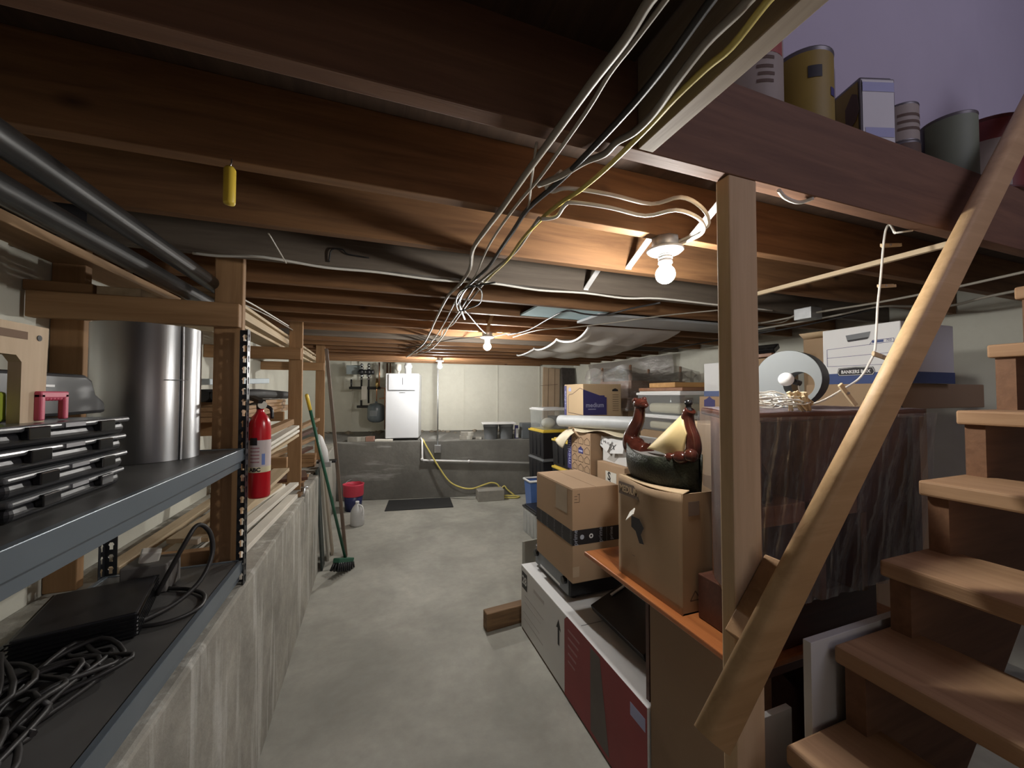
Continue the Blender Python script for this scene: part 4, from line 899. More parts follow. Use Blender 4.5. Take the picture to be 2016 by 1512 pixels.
# white flapped boxes
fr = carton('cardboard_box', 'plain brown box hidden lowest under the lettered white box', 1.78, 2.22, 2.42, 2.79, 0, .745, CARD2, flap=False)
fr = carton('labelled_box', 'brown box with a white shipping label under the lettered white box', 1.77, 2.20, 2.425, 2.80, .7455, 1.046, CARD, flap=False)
H = fr['hy']
decal(fr, 'w', rect(-.06, .085, .06, .24), PAPER, 'shipping_label'); word(fr, 'w', 'S', .09, -.01, .20, PRINTK, out=.0016, bold=.003)
lines(fr, 'w', [((-.03, .15), (.04, .10)), ((.0, .17), (.05, .08)), ((-.04, .10), (.0, .14))], .012, PRINTK, 'label_print', .0014)
t = thing('white_flapped_box', 'white box with open lettered flaps, below the grey vinyl roll', 'box', (1.99, 2.62, 1.0465))
x0, x1, y0, y1, z0, z1 = 1.815, 2.17, 2.46, 2.78, 1.0465, 1.245
mb = MB(); mb.box(x0, x1, y0, y1, z0, z1); part(t, 'carton', mb, WHITEC, bevel=.004)
fr = dict(t=t, R=Matrix.Identity(3), c=V(((x0+x1)/2, (y0+y1)/2, 0)), hx=(x1-x0)/2, hy=(y1-y0)/2, z0=z0, z1=z1)
# flaps folded down over the aisle face
def flapq(pts, fmb=None):
    g = onface(fr, 'w', .0); mb = MB(); mb.add([g(u, v, w) for u, v, w in pts], [tuple(range(len(pts)))]); return part(t, 'flap', mb, WHITEC, solid=.004)
fl1 = flapq([(-.165, .205, .008), (.0, .175, .02), (-.045, .085, .035), (-.165, .125, .02)])
fl2 = flapq([(.02, .17, .015), (.155, .205, .008), (.15, .10, .025), (-.01, .08, .035)])
g = onface(fr, 'w', 0)
def fpl(o, du, dv): return lambda a, b, w=0: V(o) + du * a + dv * b + V((-.003 - w, 0, 0))
a0, a1, a2 = g(-.165, .205, .008), g(.0, .175, .02), g(-.165, .125, .02)
du = (a1 - a0).normalized(); dv = (a0 - a2).normalized(); part(fl1, 'lettering', text_mb('LYNX', .062, fpl((a0 + a1) / 2 - dv * .045, du, dv), bold=.001), PRINTK)
a0, a1, a2 = g(.02, .17, .015), g(.155, .205, .008), g(-.01, .08, .035)
du = (a1 - a0).normalized(); dv = (a0 - a2).normalized(); part(fl2, 'lettering', text_mb('X', .062, fpl((a0 + a1) / 2 - dv * .05 - du * .045, du, dv), bold=.001), PRINTK)
word(fr, 's', 'LYNX', .085, -.06, .14, PRINTK, bold=.001); 
mb = MB(); mb.prism([(-.10, .02), (.02, .12), (.06, .06), (.0, .01)], onface(fr, 'w', .001), 0, .0005); part(t, 'torn_patch', mb, plain('torn_grey_card', (.45, .44, .42), .9))
# cream vinyl sheet draped over
Q00, Q10, Q01, Q11 = V((1.66, 3.36, 1.158)), V((1.666, 3.215, 1.103)), V((1.832, 3.3, 1.28)), V((1.67, 3.0, 1.269))
mb = MB()
def dr(u, v):
    p = Q00.lerp(Q10, u).lerp(Q01.lerp(Q11, u), v); return p + V((-.02 * math.sin(PI * u), 0, .025 * math.sin(PI * v) + .008 * math.sin(5 * u)))
mb.grid(dr, 14, 14)
U0, U1, U2, U3 = V((1.832, 3.3, 1.28)), V((1.67, 3.0, 1.269)), V((1.95, 2.50, 1.285)), V((1.80, 2.47, 1.268))
def dr2(u, v):
    p = U0.lerp(U1, u).lerp(U2.lerp(U3, u), v); return p + V((0, 0, .012 * math.sin(PI * v) + .012 * math.sin(9 * v + 3 * u) * u + .008))
mb.grid(dr2, 10, 30)
tag(obj('vinyl_sheet', mb, CREAM, solid=.004), 'cream vinyl sheet draped over the house print box and tote', 'sheet')
# grey vinyl roll
t = thing('vinyl_roll', 'pale grey roll of vinyl lying across the boxes behind the dragon neck', 'roll', (1.78, 2.83, 1.29))
p, q = V((1.70, 3.32, 1.345)), V((1.865, 2.37, 1.378)); ax = (q - p).normalized(); s1 = ax.cross(V((0, 0, 1))).normalized(); s2 = s1.cross(ax)
mb = MB(); mb.tube([p, q], .054, 32, caps=False); mb.tube([p, p + ax * .002], [.054, .054], 32)
part(t, 'roll_body', mb, plain('pale_grey_vinyl', (.50, .52, .53), .5, var=.1, scale=9))
mb = MB(); sp = [q + (s1 * math.cos(a) + s2 * math.sin(a)) * (.006 + .0475 * a / (10 * PI)) for a in [k * PI / 10 for k in range(101)]]
mb.tube(sp, .0026, 6); part(t, 'spiral_end', mb, GREYBOARD, label='spiral of layers at the roll end')
mb = MB(); mb.tube([q - ax * .03, q - ax * .028], .052, 24); part(t, 'core', mb, GREYP)
# big lettered box on top
fr = carton('cardboard_box', 'brown box hidden behind the vinyl roll under the medium box', 1.93, 2.34, 3.30, 3.60, 1.136, 1.382, CARD2, flap=False)
fr = carton('printed_box', 'brown moving box with blue house panel lettered medium, above the roll', 1.887, 2.316, 3.22, 3.60, 1.3825, 1.695, CARDL, flap=True)
H, W = fr['hy'], fr['hx']; hz = 1.695 - 1.3825
decal(fr, 'w', rect(-H, -H + .05, 0, hz - .01), PRINTB, 'blue_strip'); word(fr, 'w', 'medium', .06, -H + .024, hz * .5, PRINTG, rot=PI/2, out=.0016)
hpn = decal(fr, 's', [(-W, .015), (W * .22, .015), (W * .22, .185), (W * .12, .19), (W * .10, .205), (-W * .15, .205), (-W, .262)], PRINTB, 'house_panel')
word(fr, 's', 'medium', .062, -W * .40, .11, PRINTG, out=.0016, bold=.001, par=hpn); decal(fr, 's', rect(-W * .75, -W * .35, .068, .076), PRINTG, 'small_print', .0016)
lines(fr, 'w', [((-H + .085, .03), (-H + .085, .185)), ((-H + .085, .185), (-H + .10, .21)), ((-H + .10, .21), (-H + .18, .22)), ((-H + .18, .22), (H - .06, .275)), ((H - .06, .275), (H, .262)), ((-H + .085, .03), (H, .015))], .006, PRINTD, 'house_outline')
decal(fr, 'w', house(-H + .12, .245, .028), PRINTG, 'house_logo')
decal(fr, 's', [(.11, .245), (.18, .245), (.178, .262), (.145, .275), (.112, .262)], PRINTK, 'hand_hole')
lines(fr, 's', [((.115, .21 - .022 * k), (.185, .21 - .022 * k)) for k in range(8)], .004, PRINTD, 'printed_lines')
# clear tubs
lowb = carton('cardboard_box', 'tall brown box carrying the two clear lidded tubs', 2.29, 2.66, 2.40, 2.90, 0, 1.285, CARD2, flap=False)
lidded('clear_tub', 'lower clear tub with white lid behind the statue sail', 2.28, 2.66, 2.40, 2.92, 1.286, 1.425, CLEARP, WHITEP, lidh=.03, solid=1)
lidded('clear_tub', 'upper clear tub with white lid behind the statue sail', 2.27, 2.66, 2.39, 2.93, 1.426, 1.625, CLEARP, WHITEP, lidh=.035, solid=1)
mb = MB(); mb.box(2.33, 2.60, 2.46, 2.84, 1.437, 1.52); tag(obj('cream_cloth', mb, CREAM, bevel=.03, seg=4), 'cream cloth seen through the upper clear tub', 'cloth')
mb = MB(); mb.box(2.34, 2.60, 2.46, 2.84, 1.297, 1.36); tag(obj('cream_cloth', mb, CREAM, bevel=.02, seg=4), 'cream cloth seen through the lower clear tub', 'cloth')
mb = MB(); mb.obox((2.47, 2.66, 1.640), (.36, .50, .028), Euler((0, 0, .05)).to_matrix()); tag(obj('wood_frame_board', mb, BROWNWOOD, bevel=.003), 'reddish wooden board lying on the upper clear tub', 'board')
mb = MB(); mb.obox((2.47, 2.62, 1.676), (.34, .34, .040), Euler((0, 0, -.08)).to_matrix()); tag(obj('wood_frame_board', mb, wood('orange_pine', (.58, .33, .13), (.46, .24, .08), 'x'), bevel=.003), 'orange wooden block lying on the reddish board over the clear tubs', 'board')
# wrapped upside-down table
t = thing('wrapped_table', 'upturned brown table wrapped in clear film behind the medium box', 'table', (2.85, 3.6, 1.42))
mb = MB(); mb.box(2.42, 3.28, 3.26, 3.95, 1.45, 1.56); part(t, 'tabletop', mb, BROWNWOOD, bevel=.006)
mb = MB(); mb.box(2.50, 3.20, 3.30, 3.32, 1.56, 1.74); part(t, 'apron', mb, BROWNWOOD); mb = MB(); mb.box(2.50, 2.52, 3.32, 3.88, 1.56, 1.74); part(t, 'apron', mb, BROWNWOOD)
for lx in (2.52, 3.18):
    for ly in (3.34, 3.86):
        mb = MB(); mb.lathe([(.026, 1.50), (.026, 1.70), (.018, 1.75), (.022, 1.80), (.013, 1.84), (.014, 1.90), (0, 1.905)], (lx, ly, 0), 16); part(t, 'leg', mb, BROWNWOOD)
FW = film('crumpled_wrap', (.70, .68, .66), .07, (2.5, 2.5, 5), 5.0, 1.0, .20, .10)
mb = MB()
def wr(u, v):
    a = [V((2.38, 4.0, 0)), V((2.39, 3.22, 0)), V((3.32, 3.22, 0))]; k = u * 2
    p = a[0].lerp(a[1], k) if k < 1 else a[1].lerp(a[2], k - 1)
    return V((p.x + .02 * math.sin(9 * u + 14 * v), p.y + .02 * math.sin(23 * u + 7 * v), 1.43 + .44 * v + .03 * math.sin(17 * u) * v))
mb.grid(wr, 50, 20); part(t, 'film_wrap', mb, FW, label='crumpled clear film around the table')
mb = MB()
def wt(u, v): return V((2.40 + .9 * u, 3.23 + .75 * v, 1.80 + .07 * math.sin(5 * u + 2) * math.sin(4 * v) + .035 * math.sin(19 * u + 13 * v)))
mb.grid(wt, 40, 30); part(t, 'film_top', mb, FW, label='crumpled clear film over the legs')
fr = carton('cardboard_box', 'large brown box carrying the upturned wrapped table', 2.46, 3.24, 3.30, 3.90, 0, 1.449, CARD2, flap=False)
# film hung on the right wall
mb = MB()
def fh(u, v): return V((3.49 + .025 * math.sin(12 * u + 4 * v), 3.80 + 1.95 * u, 2.10 - (.42 + .06 * math.sin(9 * u) + (.25 * max(0, .35 - u))) * v))
mb.grid(fh, 50, 16); tag(obj('plastic_film', mb, film('hung_film', (.48, .45, .42), .38, (4, 1, 4), 5, .7, .14, .2)), 'grey plastic film hanging on the right wall under the joists', 'film')
# panels in the back right corner
mb = MB(); mb.bar((3.02, 6.30, .93), (3.10, 6.42, 2.08), .34, .02, (0, 1, 0)); o = fbo = obj('fibre_board', mb, plain('fibre_board_tan', (.50, .37, .25), .8, var=.08), bevel=.002); tag(o, 'brown board panel leaning in the back right corner', 'panel')
mb = MB()
for k in range(2): mb.bar((2.955 + .13 * k, 6.2885, .94), (3.035 + .13 * k, 6.4085, 2.07), .006, .004, (0, 1, 0))
for z in (1.30, 1.75): mb.bar((2.86, 6.2885 + .1043 * (z - .93), z), (3.20, 6.2885 + .1043 * (z + .03 - .93), z + .03), .004, .006)
part(fbo, 'straps', mb, PRINTD, label='thin dark straps')
mb = MB(); mb.bar((3.37, 6.18, .93), (3.40, 6.36, 2.08), .26, .05, (0, 1, 0)); tag(obj('dark_slab', mb, plain('dark_board', (.055, .045, .04), .7, var=.4, scale=12), bevel=.003), 'dark stained board standing against the right wall corner', 'panel')

# ---------------------------------------------------------------- sheets at the ceiling
mb = MB()
def cs(u, v):
    a = V((1.53, 2.52, 2.116)).lerp(V((2.36, 2.47, 2.116)), u); b = V((1.66, 4.40, 2.085)).lerp(V((2.85, 4.20, 2.10)), u)
    p = a.lerp(b, v); s = abs(math.sin(PI * v * 3)) ** .7
    sag = .075 * s * (.35 + .65 * math.sin(PI * u) ** .6 + .35 * (1 - u)) * (1 - .25 * v)
    return V((p.x + .03 * math.sin(PI * v * 3) * (1 - u) * (1 if v < .7 else -1), p.y, p.z - sag - .010 * math.sin(21 * u + 5 * v) * s - .002))
mb.grid(cs, 40, 60); t = thing('plastic_sheet', 'sagging translucent plastic sheet stapled under the joists right of centre', 'sheet', (2.2, 3.4, 2.0))
part(t, 'sheet', mb, film('translucent_poly', (.72, .70, .67), .62, (2, 2, 2), 5, .6, .12, .25))
mb = MB(); mb.tube([cs(0, k / 60) + V((0, 0, -.004)) for k in range(61)], .010, 8); part(t, 'rolled_edge', mb, plain('bunched_poly', (.66, .66, .66), .35))
mb = MB(); mb.box(.92, 1.42, 2.082, 2.385, 2.123, 2.134); tag(obj('blue_foam_board', mb, BLUEBOARD), 'pale blue foam board set up between two joists', 'board')
mb = MB(); mb.box(1.36, 2.95, 2.11, 2.40, 2.103, 2.119); tag(obj('grey_ceiling_board', mb, GREYBOARD), 'long grey board fixed under the joists near the plastic sheet', 'board')

# ================================================================ BACK LEDGE AND WALL
bd = V((1, -.202, 0)).normalized(); bn = V((.202, 1, 0)).normalized(); RB = Matrix((bd, bn, V((0, 0, 1)))).transposed()
def onb(x, off, z): return V((x, yc(x) + off, z))        # x along the ledge, off behind its front edge
t = thing('boiler', 'tall white boiler cabinet standing on the back concrete ledge', 'boiler', onb(.47, .30, .885))
cc = onb(.478, .32, 0)
mb = MB(); mb.obox(cc + V((0, 0, 1.418)), (.50, .50, 1.005), RB); part(t, 'cabinet', mb, BOILERW, bevel=.012)
fb = cc - bn * .251
def bface(u, v, w=0): return fb + bd * u + V((0, 0, v)) - bn * w
mb = MB(); mb.obox(bface(-.005, 1.785, .008), (.395, .022, .245), RB); cpn = part(t, 'control_panel', mb, plain('panel_enamel', (.66, .68, .72), .3, var=.02), bevel=.006)
mb = MB(); mb.obox(bface(-.005, 1.656, .003), (.41, .012, .012), RB); part(t, 'panel_shadow_gap', mb, GREYP)
mb = MB(); mb.obox(bface(.01, 1.80, .021), (.006, .006, .11), RB); part(cpn, 'handle_slot', mb, PRINTK)
mb = MB(); mb.cyl(bface(.075, 1.83, .019), bface(.075, 1.83, .024), .022, n=20); part(cpn, 'gauge', mb, WHITEP)
part(t, 'lettering', text_mb('VIESSMANN', .018, lambda a, b, w: bface(.0 + a, 1.62 + b, .002 + w), bold=.0004), PRINTK)
for u in (-.21, .21):
    for s in (-.20, .20):
        mb = MB(); mb.cyl(cc + bd * u + bn * s + V((0, 0, .88)), cc + bd * u + bn * s + V((0, 0, .918)), .02, n=12); part(t, 'foot', mb, RUBBER)
mb = MB(); mb.cyl(cc + bd * .06 + V((0, 0, 1.92)), cc + bd * .06 + V((0, 0, 2.10)), .052, n=24); mb.lathe([(.052, 0), (.064, .0), (.064, .05), (.052, .05)], cc + bd * .06 + V((0, 0, 2.02)), 24, closed=True); part(t, 'flue_pipe', mb, WHITEP)
mb = MB(); mb.cyl(cc - bd * .09 + V((0, 0, 1.92)), cc - bd * .09 + V((0, 0, 1.97)), .018, n=16); mb.lathe([(.018, 1.95), (.042, 2.0), (.042, 2.08), (0, 2.08)], cc - bd * .09, 20); part(t, 'air_inlet', mb, PAPER)
# pipework left of the boiler
def pipe(pts, r, mt, label, name='pipe', k=1):
    mb = MB(); mb.tube(pts if k == 1 else smooth_path(pts, k), r, 10); return tag(obj(name, mb, mt), label, 'pipe', 'heating pipes left of the boiler')
YP = .55
W_ = lambda px, py: None
def wp(x, z, o=.50): return onb(x, o, z)
pipe([wp(-.36, 1.70), wp(.12, 1.70)], .022, IRON, 'black iron manifold pipe, upper horizontal one')
pipe([wp(-.24, 1.395), wp(-.02, 1.395)], .022, IRON, 'black iron manifold pipe, lower horizontal one')
pipe([wp(-.175, 1.39), wp(-.175, 1.50)], .017, IRON, 'short upright iron pipe on the lower manifold')
pipe([wp(-.175, 1.70), wp(-.175, 2.10)], .014, IRON, 'upright iron pipe under the left circulator pump')
pipe([wp(-.065, 1.45), wp(-.065, 2.10)], .014, IRON, 'upright iron pipe under the right circulator pump')
pipe([wp(.06, 1.46), wp(.06, 1.86)], .008, COPPER, 'thin copper pipe rising from the expansion tank')
pipe([wp(.10, 1.70), wp(.10, 2.12)], .009, COPPER, 'copper riser above the brass fitting')
pipe([wp(.225, 1.0, .62), wp(.225, 2.12, .62)], .011, COPPER, 'copper riser just left of the boiler')
pipe([wp(.275, 1.0, .62), wp(.275, 2.12, .62)], .011, COPPER, 'copper riser touching the boiler side')
pipe([wp(.12, 1.70), wp(.19, 1.70), wp(.19, 1.02)], .010, COPPER, 'copper drop pipe between tank and boiler')
pipe([wp(.10, 1.52), wp(.20, 1.54)], .008, COPPER, 'short copper cross pipe with a valve handle')
pipe([wp(-.33, 1.70), wp(-.33, 1.84)], .014, IRON, 'short iron stub on the left end of the upper manifold')
def pump(x, label):
    c = wp(x, 1.96, .49); t = thing('circulator_pump', label, 'pump', c, 'circulator pumps on the manifold')
    mb = MB(); mb.ball(c, .052, 12, 0, (1, 1, .95)); part(t, 'volute', mb, BLACKP)
    mb = MB(); mb.cyl(c + bd * .02, c + bd * .085, .042, n=20); part(t, 'motor', mb, IRON)
    for s in (-1, 1):
        mb = MB(); mb.cyl(c + V((0, 0, .05 * s)), c + V((0, 0, .075 * s)), .034, n=12); part(t, 'flange', mb, STEEL)
    for s in (-1, 1):
        mb = MB(); mb.cyl(c + V((0, 0, .10 * s)), c + V((0, 0, .125 * s)), .026, n=12); mb.cyl(c + V((0, 0, .112 * s)) - bn * .05, c + V((0, 0, .112 * s)), .010, n=8); part(t, 'shutoff_valve', mb, STEEL)
pump(-.175, 'left black circulator pump above the iron manifold'); pump(-.065, 'right black circulator pump above the iron manifold')
mb = MB(); c = wp(-.13, 1.62, .46); mb.obox(c, (.085, .006, .215), RB); tag(obj('paper_tag', mb, PAPER), 'white paper tag hanging on the iron manifold', 'tag')
mb = MB(); c = wp(-.30, 2.0, .58); mb.obox(c, (.22, .06, .15), RB); tag(obj('relay_box', mb, plain('grey_green_box', (.20, .23, .23), .5), bevel=.006), 'grey control box behind the left circulator pump', 'box')
t = thing('brass_valve', 'brass fitting on the copper pipe above the expansion tank', 'valve', wp(.065, 1.70, .49))
mb = MB(); mb.lathe([(0, -.07), (.016, -.07), (.018, -.04), (.026, -.035), (.026, .05), (.018, .055), (.016, .085), (0, .085)], wp(.065, 1.76, .49), 16); part(t, 'valve_body', mb, BRASS)
t = thing('expansion_tank', 'blue grey expansion tank hanging left of the boiler', 'tank', wp(.055, 1.12, .48))
mb = MB(); mb.lathe([(0, 0), (.06, .004), (.105, .022), (.13, .05), (.135, .08), (.135, .235), (.128, .27), (.10, .30), (.05, .315), (.018, .32), (.018, .345), (0, .345)], wp(.055, 1.135, .48), 36); part(t, 'tank_shell', mb, TANKG)
mb = MB(); band(mb, wp(.055, 1.135, .48), .1358, .11, .2, -2.4, -1.5, 0); part(t, 'tank_label', mb, plain('grey_tank_label', (.22, .25, .27), .4))
# back wall conduit and ledge clutter
pipe([onb(.95, -.018, 2.12), onb(.95, -.018, .80)], .010, GALV, 'grey conduit dropping from the ceiling to the ledge box', 'conduit')
t = thing('outlet_box', 'grey electrical outlet box on the front of the back ledge', 'outlet', onb(.93, -.03, .70))
mb = MB(); mb.obox(onb(.95, -.026, .755), (.10, .05, .12), RB); part(t, 'box_body', mb, GALV, bevel=.005)
mb = MB(); mb.obox(onb(.95, -.053, .755), (.075, .004, .095), RB); part(t, 'cover_plate', mb, STEEL, bevel=.001)
t = thing('drain_pipe', 'white plastic drain pipe bending along the front of the back ledge', 'pipe', onb(.75, -.03, .5))
mb = MB(); mb.tube([onb(.72, .12, .905), onb(.72, -.03, .89), onb(.72, -.03, .60), onb(.735, -.03, .585), onb(2.40, -.03, .50)], .016, 12); part(t, 'pipe_run', mb, WHITEP)
for p in (onb(.72, -.03, .60), onb(1.42, -.03, .551)):
    mb = MB(); mb.ball(p, .024, 10); part(t, 'elbow', mb, WHITEP)
hz_ = [onb(.735, .05, .90), onb(.745, -.04, .87), onb(.80, -.07, .76), onb(.95, -.10, .50), onb(1.10, -.12, .28), onb(1.25, -.16, .19), onb(1.42, -.2, .165), onb(1.62, -.16, .21), onb(1.74, -.13, .23), onb(1.84, -.13, .19), onb(1.90, -.13, .04), onb(2.0, -.10, .016), onb(2.15, -.16, .014), onb(2.08, -.24, .014), onb(1.90, -.2, .014), onb(1.84, -.10, .016), onb(1.95, -.05, .15), onb(2.0, -.08, .10), onb(2.1, -.12, .016)]
cable(hz_, .012, CABY, 'yellow hose drooping from the boiler over the grey block', k=6, name='hose', cat='hose')
c = V((1.69, 5.66, 0)); R5 = Euler((0, 0, -.10)).to_matrix()
mb = MB(); mb.obox(c + V((0, 0, .0805)), (.40, .24, .16), R5); tag(obj('concrete_block', mb, concrete('block_concrete', (.30, .29, .26), .12), bevel=.008), 'grey concrete block on the floor before the back ledge', 'block')
c2 = onb(1.52, .12, .876)
for dz, dx, l in ((0, 0, 'lower small brick on the ledge left of the grey buckets'), (.061, .02, 'upper small brick on the ledge left of the grey buckets')):
    mb = MB(); mb.obox(c2 + V((dx - .12, 0, .032 + dz)), (.20, .10, .06), RB); tag(obj('brick', mb, KNEEM, bevel=.004), l, 'brick')
mb = MB(); mb.obox(onb(1.60, .10, .895), (.10, .08, .036), RB); tag(obj('brick', mb, KNEEM, bevel=.004), 'small broken brick on the ledge touching the grey buckets', 'brick')
def bucket(x, o, z, h, r, label, mt=GREYP):
    t = thing('bucket', label, 'bucket', onb(x, o, z)); c = onb(x, o, z)
    mb = MB(); mb.lathe([(0, 0), (r * .86, 0), (r * .86, .004), (r, h - .04), (r * 1.04, h - .04), (r * 1.04, h - .012), (r, h - .01), (r, h), (r * .95, h), (r * .80, .01), (0, .01)], c, 28); part(t, 'bucket_body', mb, mt)
    return t, c
t, c = bucket(1.80, .13, .8765, .24, .118, 'left grey bucket of the pair under the white board on the ledge')
t, c = bucket(2.045, .13, .8765, .24, .118, 'right grey bucket of the pair under the white board on the ledge')
mb = MB(); mb.obox(onb(1.92, .13, 1.129), (.54, .28, .024), RB); tag(obj('white_board', mb, WHITEP, bevel=.006), 'white board lying across the two grey buckets on the ledge', 'board')
mb = MB(); mb.obox(onb(2.205, .11, .985), (.055, .05, .215), RB); t = thing('blue_carton', 'small blue and white carton beside the grey buckets on the ledge', 'carton', onb(2.205, .11, .8765)); part(t, 'carton', mb, PRINTB, bevel=.002)
mb = MB(); mb.obox(onb(2.205, .083, .97), (.042, .004, .15), RB); part(t, 'label', mb, WHITEC)
mb = MB(); mb.obox(onb(2.44, .17, 1.0), (.30, .25, .245), RB); tag(obj('grey_box', mb, plain('slate_box', (.12, .135, .145), .6), bevel=.008), 'square dark grey box on the ledge beside the clear tub', 'box')
for (x, w_, h_, l, mt) in ((-.22, .26, .07, 'flat grey stone on the ledge edge left of the boiler', KNEEM), (-.03, .12, .075, 'reddish brick on the ledge edge left of the boiler', plain('brick_red', (.30, .17, .13), .9)), (.17, .26, .03, 'flat pale package on the ledge edge just left of the boiler', PAPER)):
    mb = MB(); mb.obox(onb(x, .08, .8765 + h_ / 2), (w_, .10, h_), RB); tag(obj('ledge_stone', mb, mt, bevel=.005), l, 'brick')
# rubble at the wall foot
mb = MB()
for k in range(160):
    x = -1.0 + 4.3 * random.random(); o = .62 + .22 * random.random(); r = .015 + .03 * random.random() ** 2
    if -.0 < x < .75 and o < .62: continue
    c = onb(x, o, .885 + .07 * (o - .55) / .3); mb.ball(c, r, 3, 0, (1.2, 1, .7))
o = obj('rubble', mb, plain('earth_rubble', (.20, .17, .13), .95, var=.4, scale=10)); tag(o, 'loose earth and rubble along the foot of the back wall', 'rubble', kind='stuff')
# floor mat
mb = MB(); mb.prism([(.165, 5.56), (1.087, 5.43), (1.134, 5.94), (.24, 6.10)], lambda u, v, w: (u, v, w), 0.0005, .010); tag(obj('floor_mat', mb, RUBBER, bevel=.002), 'black rubber mat on the floor in front of the back ledge', 'mat')

# ================================================================ LEFT SIDE
# steel shelving
t = thing('shelving_unit', 'blue grey steel shelving standing on the ledge at the left', 'shelf', (-.70, .6, .875))
SX0, SX1, SY0, SY1 = -.875, -.462, -.55, 1.755
LIP = [(0, .006), (-.004, .006), (-.012, 0), (-.012, -.006), (0, -.010), (0, -.040), (-.006, -.046), (-.006, -.064), (-.02, -.068), (-.02, -.064), (-.010, -.060), (-.010, -.046), (-.004, -.038), (-.006, -.006), (-.006, 0)]
LIP = [(0, .004), (-.010, .004), (-.010, -.002), (-.004, -.002), (-.004, -.042), (-.012, -.050), (-.012, -.068), (-.020, -.068), (-.020, -.064), (-.008, -.072), (-.0, -.072), (-.008, -.046), (0, -.040)]
LIP = [(0, .004), (-.016, .004), (-.016, -.070), (-.010, -.070), (-.010, -.048), (0, -.040)]
for z, nm in ((1.388, 'shelf'), (.960, 'shelf')):
    mb = MB(); mb.box(SX0, SX1 - .016, SY0, SY1, z - .016, z); sh = part(t, nm, mb, DECK)
    mb = MB(); mb.prism(LIP, lambda u, v, w: (SX1 + u, w, z + v), SY0, SY1 - .004); part(t, 'front_beam', mb, SHELFM, bevel=.0015)
    mb = MB(); mb.box(SX0, SX0 + .012, SY0, SY1, z - .07, z + .004); part(t, 'rear_beam', mb, SHELFM)
    mb = MB(); mb.box(SX0, SX1 - .018, SY1, SY1 + .012, z - .06, z + .002); part(t, 'end_beam', mb, SHELFM)
def slotted(mb, org, du, L, wd, pitch=.042):
    """vertical strip of width wd along du from org, length L up, with keyhole cutouts"""
    org = V(org); du = V(du); n = int(L / pitch); P_ = lambda u, v: org + du * u + V((0, 0, v))
    hole = [(.35, .2), (.65, .2), (.65, .5), (.75, .62), (.62, .8), (.38, .8), (.25, .62), (.35, .5)]
    outer = [(0, 0), (1, 0), (1, .5), (1, .62), (1, 1), (0, 1), (0, .62), (0, .5)]
    for k in range(n):
        z = k * pitch
        vs = [P_(u * wd, z + v * pitch) for u, v in outer] + [P_(u * wd, z + v * pitch) for u, v in hole]
        mb.add(vs, [(i, (i+1) % 8, 8 + (i+1) % 8, 8 + i) for i in range(8)])
    mb.add([P_(0, n * pitch), P_(wd, n * pitch), P_(wd, L), P_(0, L)], [(0, 1, 2, 3)])
POSTM = plain('black_shelf_post', (.035, .037, .042), .35, .4)
for (x, dx, y, dy) in ((SX1 + .006, -1, SY1 - .001, -1), (SX0 - .004, 1, SY1 - .001, -1)):
    mb = MB(); slotted(mb, (x, y + .016, .8755), (dx, 0, 0), .975, .034); slotted(mb, (x, y + .016, .8755), (0, dy, 0), .975, .034)
    part(t, 'post', mb, POSTM, solid=.0018)
# aluminium roll
t = thing('aluminium_roll', 'shiny upright roll of sheet aluminium on the upper steel shelf', 'roll', (-.70, 1.62, 1.389))
c = V((-.70, 1.606, 1.389)); mb = MB(); vs = []; fs = []; n = 100
for k in range(n + 1):
    a = -.55 + 2 * PI * 1.12 * k / n; r = .138 - .006 * k / n
    for z in (0, .43): vs.append(c + V((r * math.cos(a), r * math.sin(a), z)))
for k in range(n): fs.append((2*k, 2*k+2, 2*k+3, 2*k+1))
mb.add(vs, fs, 0, True)
AL = newmat('sheet_aluminium'); nt = AL[1]; p_ = AL[2]; p_.inputs['Metallic'].default_value = 1; p_.inputs['Base Color'].default_value = (.93, .94, .96, 1); p_.inputs['Roughness'].default_value = .45; p_.inputs['Anisotropic'].default_value = .95; p_.inputs['Anisotropic Rotation'].default_value = .25
vec = coords(nt, (30, 30, .3)); bump(nt, p_, noise(nt, vec, 6, 3), .06, .002)
part(t, 'sheet', mb, AL[0], solid=.001)
mb = MB(); band(mb, c, .1392, .255, .257, -.9, -.4, 0); part(t, 'crease', mb, GREYP)
# wooden cut-out frame
t = thing('wooden_frame', 'pale plywood frame with slot and hole standing on the upper shelf', 'frame', (-.62, .85, 1.43))
FX = -.598
zb, zt = 1.424, (-0.598, 0.972, 1.728)[2]
yo1 = 1.015; yi1 = .955; yo0 = .66; yi0 = .72; zi = zt - .058
mb = MB()
outer = [(yo0, zb), (yi0, zb), (yi0, zi - .012), (yi0 + .012, zi), (yi1 - .012, zi), (yi1, zi - .012), (yi1, zb), (yo1 - .008, zb), (yo1, zt), (yo0, zt)]
bmq = [([(yo0, zb), (yi0, zb), (yi0, zi), (yo0, zi)])]
fn = lambda u, v, w: (w, u, v)
mb.prism(outer, fn, FX - .018, FX)
part(t, 'frame_board', mb, wood('birch_plywood', (.66, .51, .36), (.55, .41, .27), 'z', knots=False))
mb = MB(); mb.prism([(.875, zt - .028), (.965, zt - .028), (.965, zt - .014), (.875, zt - .014)], lambda u, v, w: (FX + .0006 + w, u, v), 0, .0005); part(t, 'slot', mb, plain('slot_shadow_wood', (.20, .13, .09), .9))
mb = MB(); mb.cyl((FX + .0002, .992, zt - .022), (FX + .0012, .992, zt - .022), .0055, n=16); part(t, 'hole', mb, PRINTK)
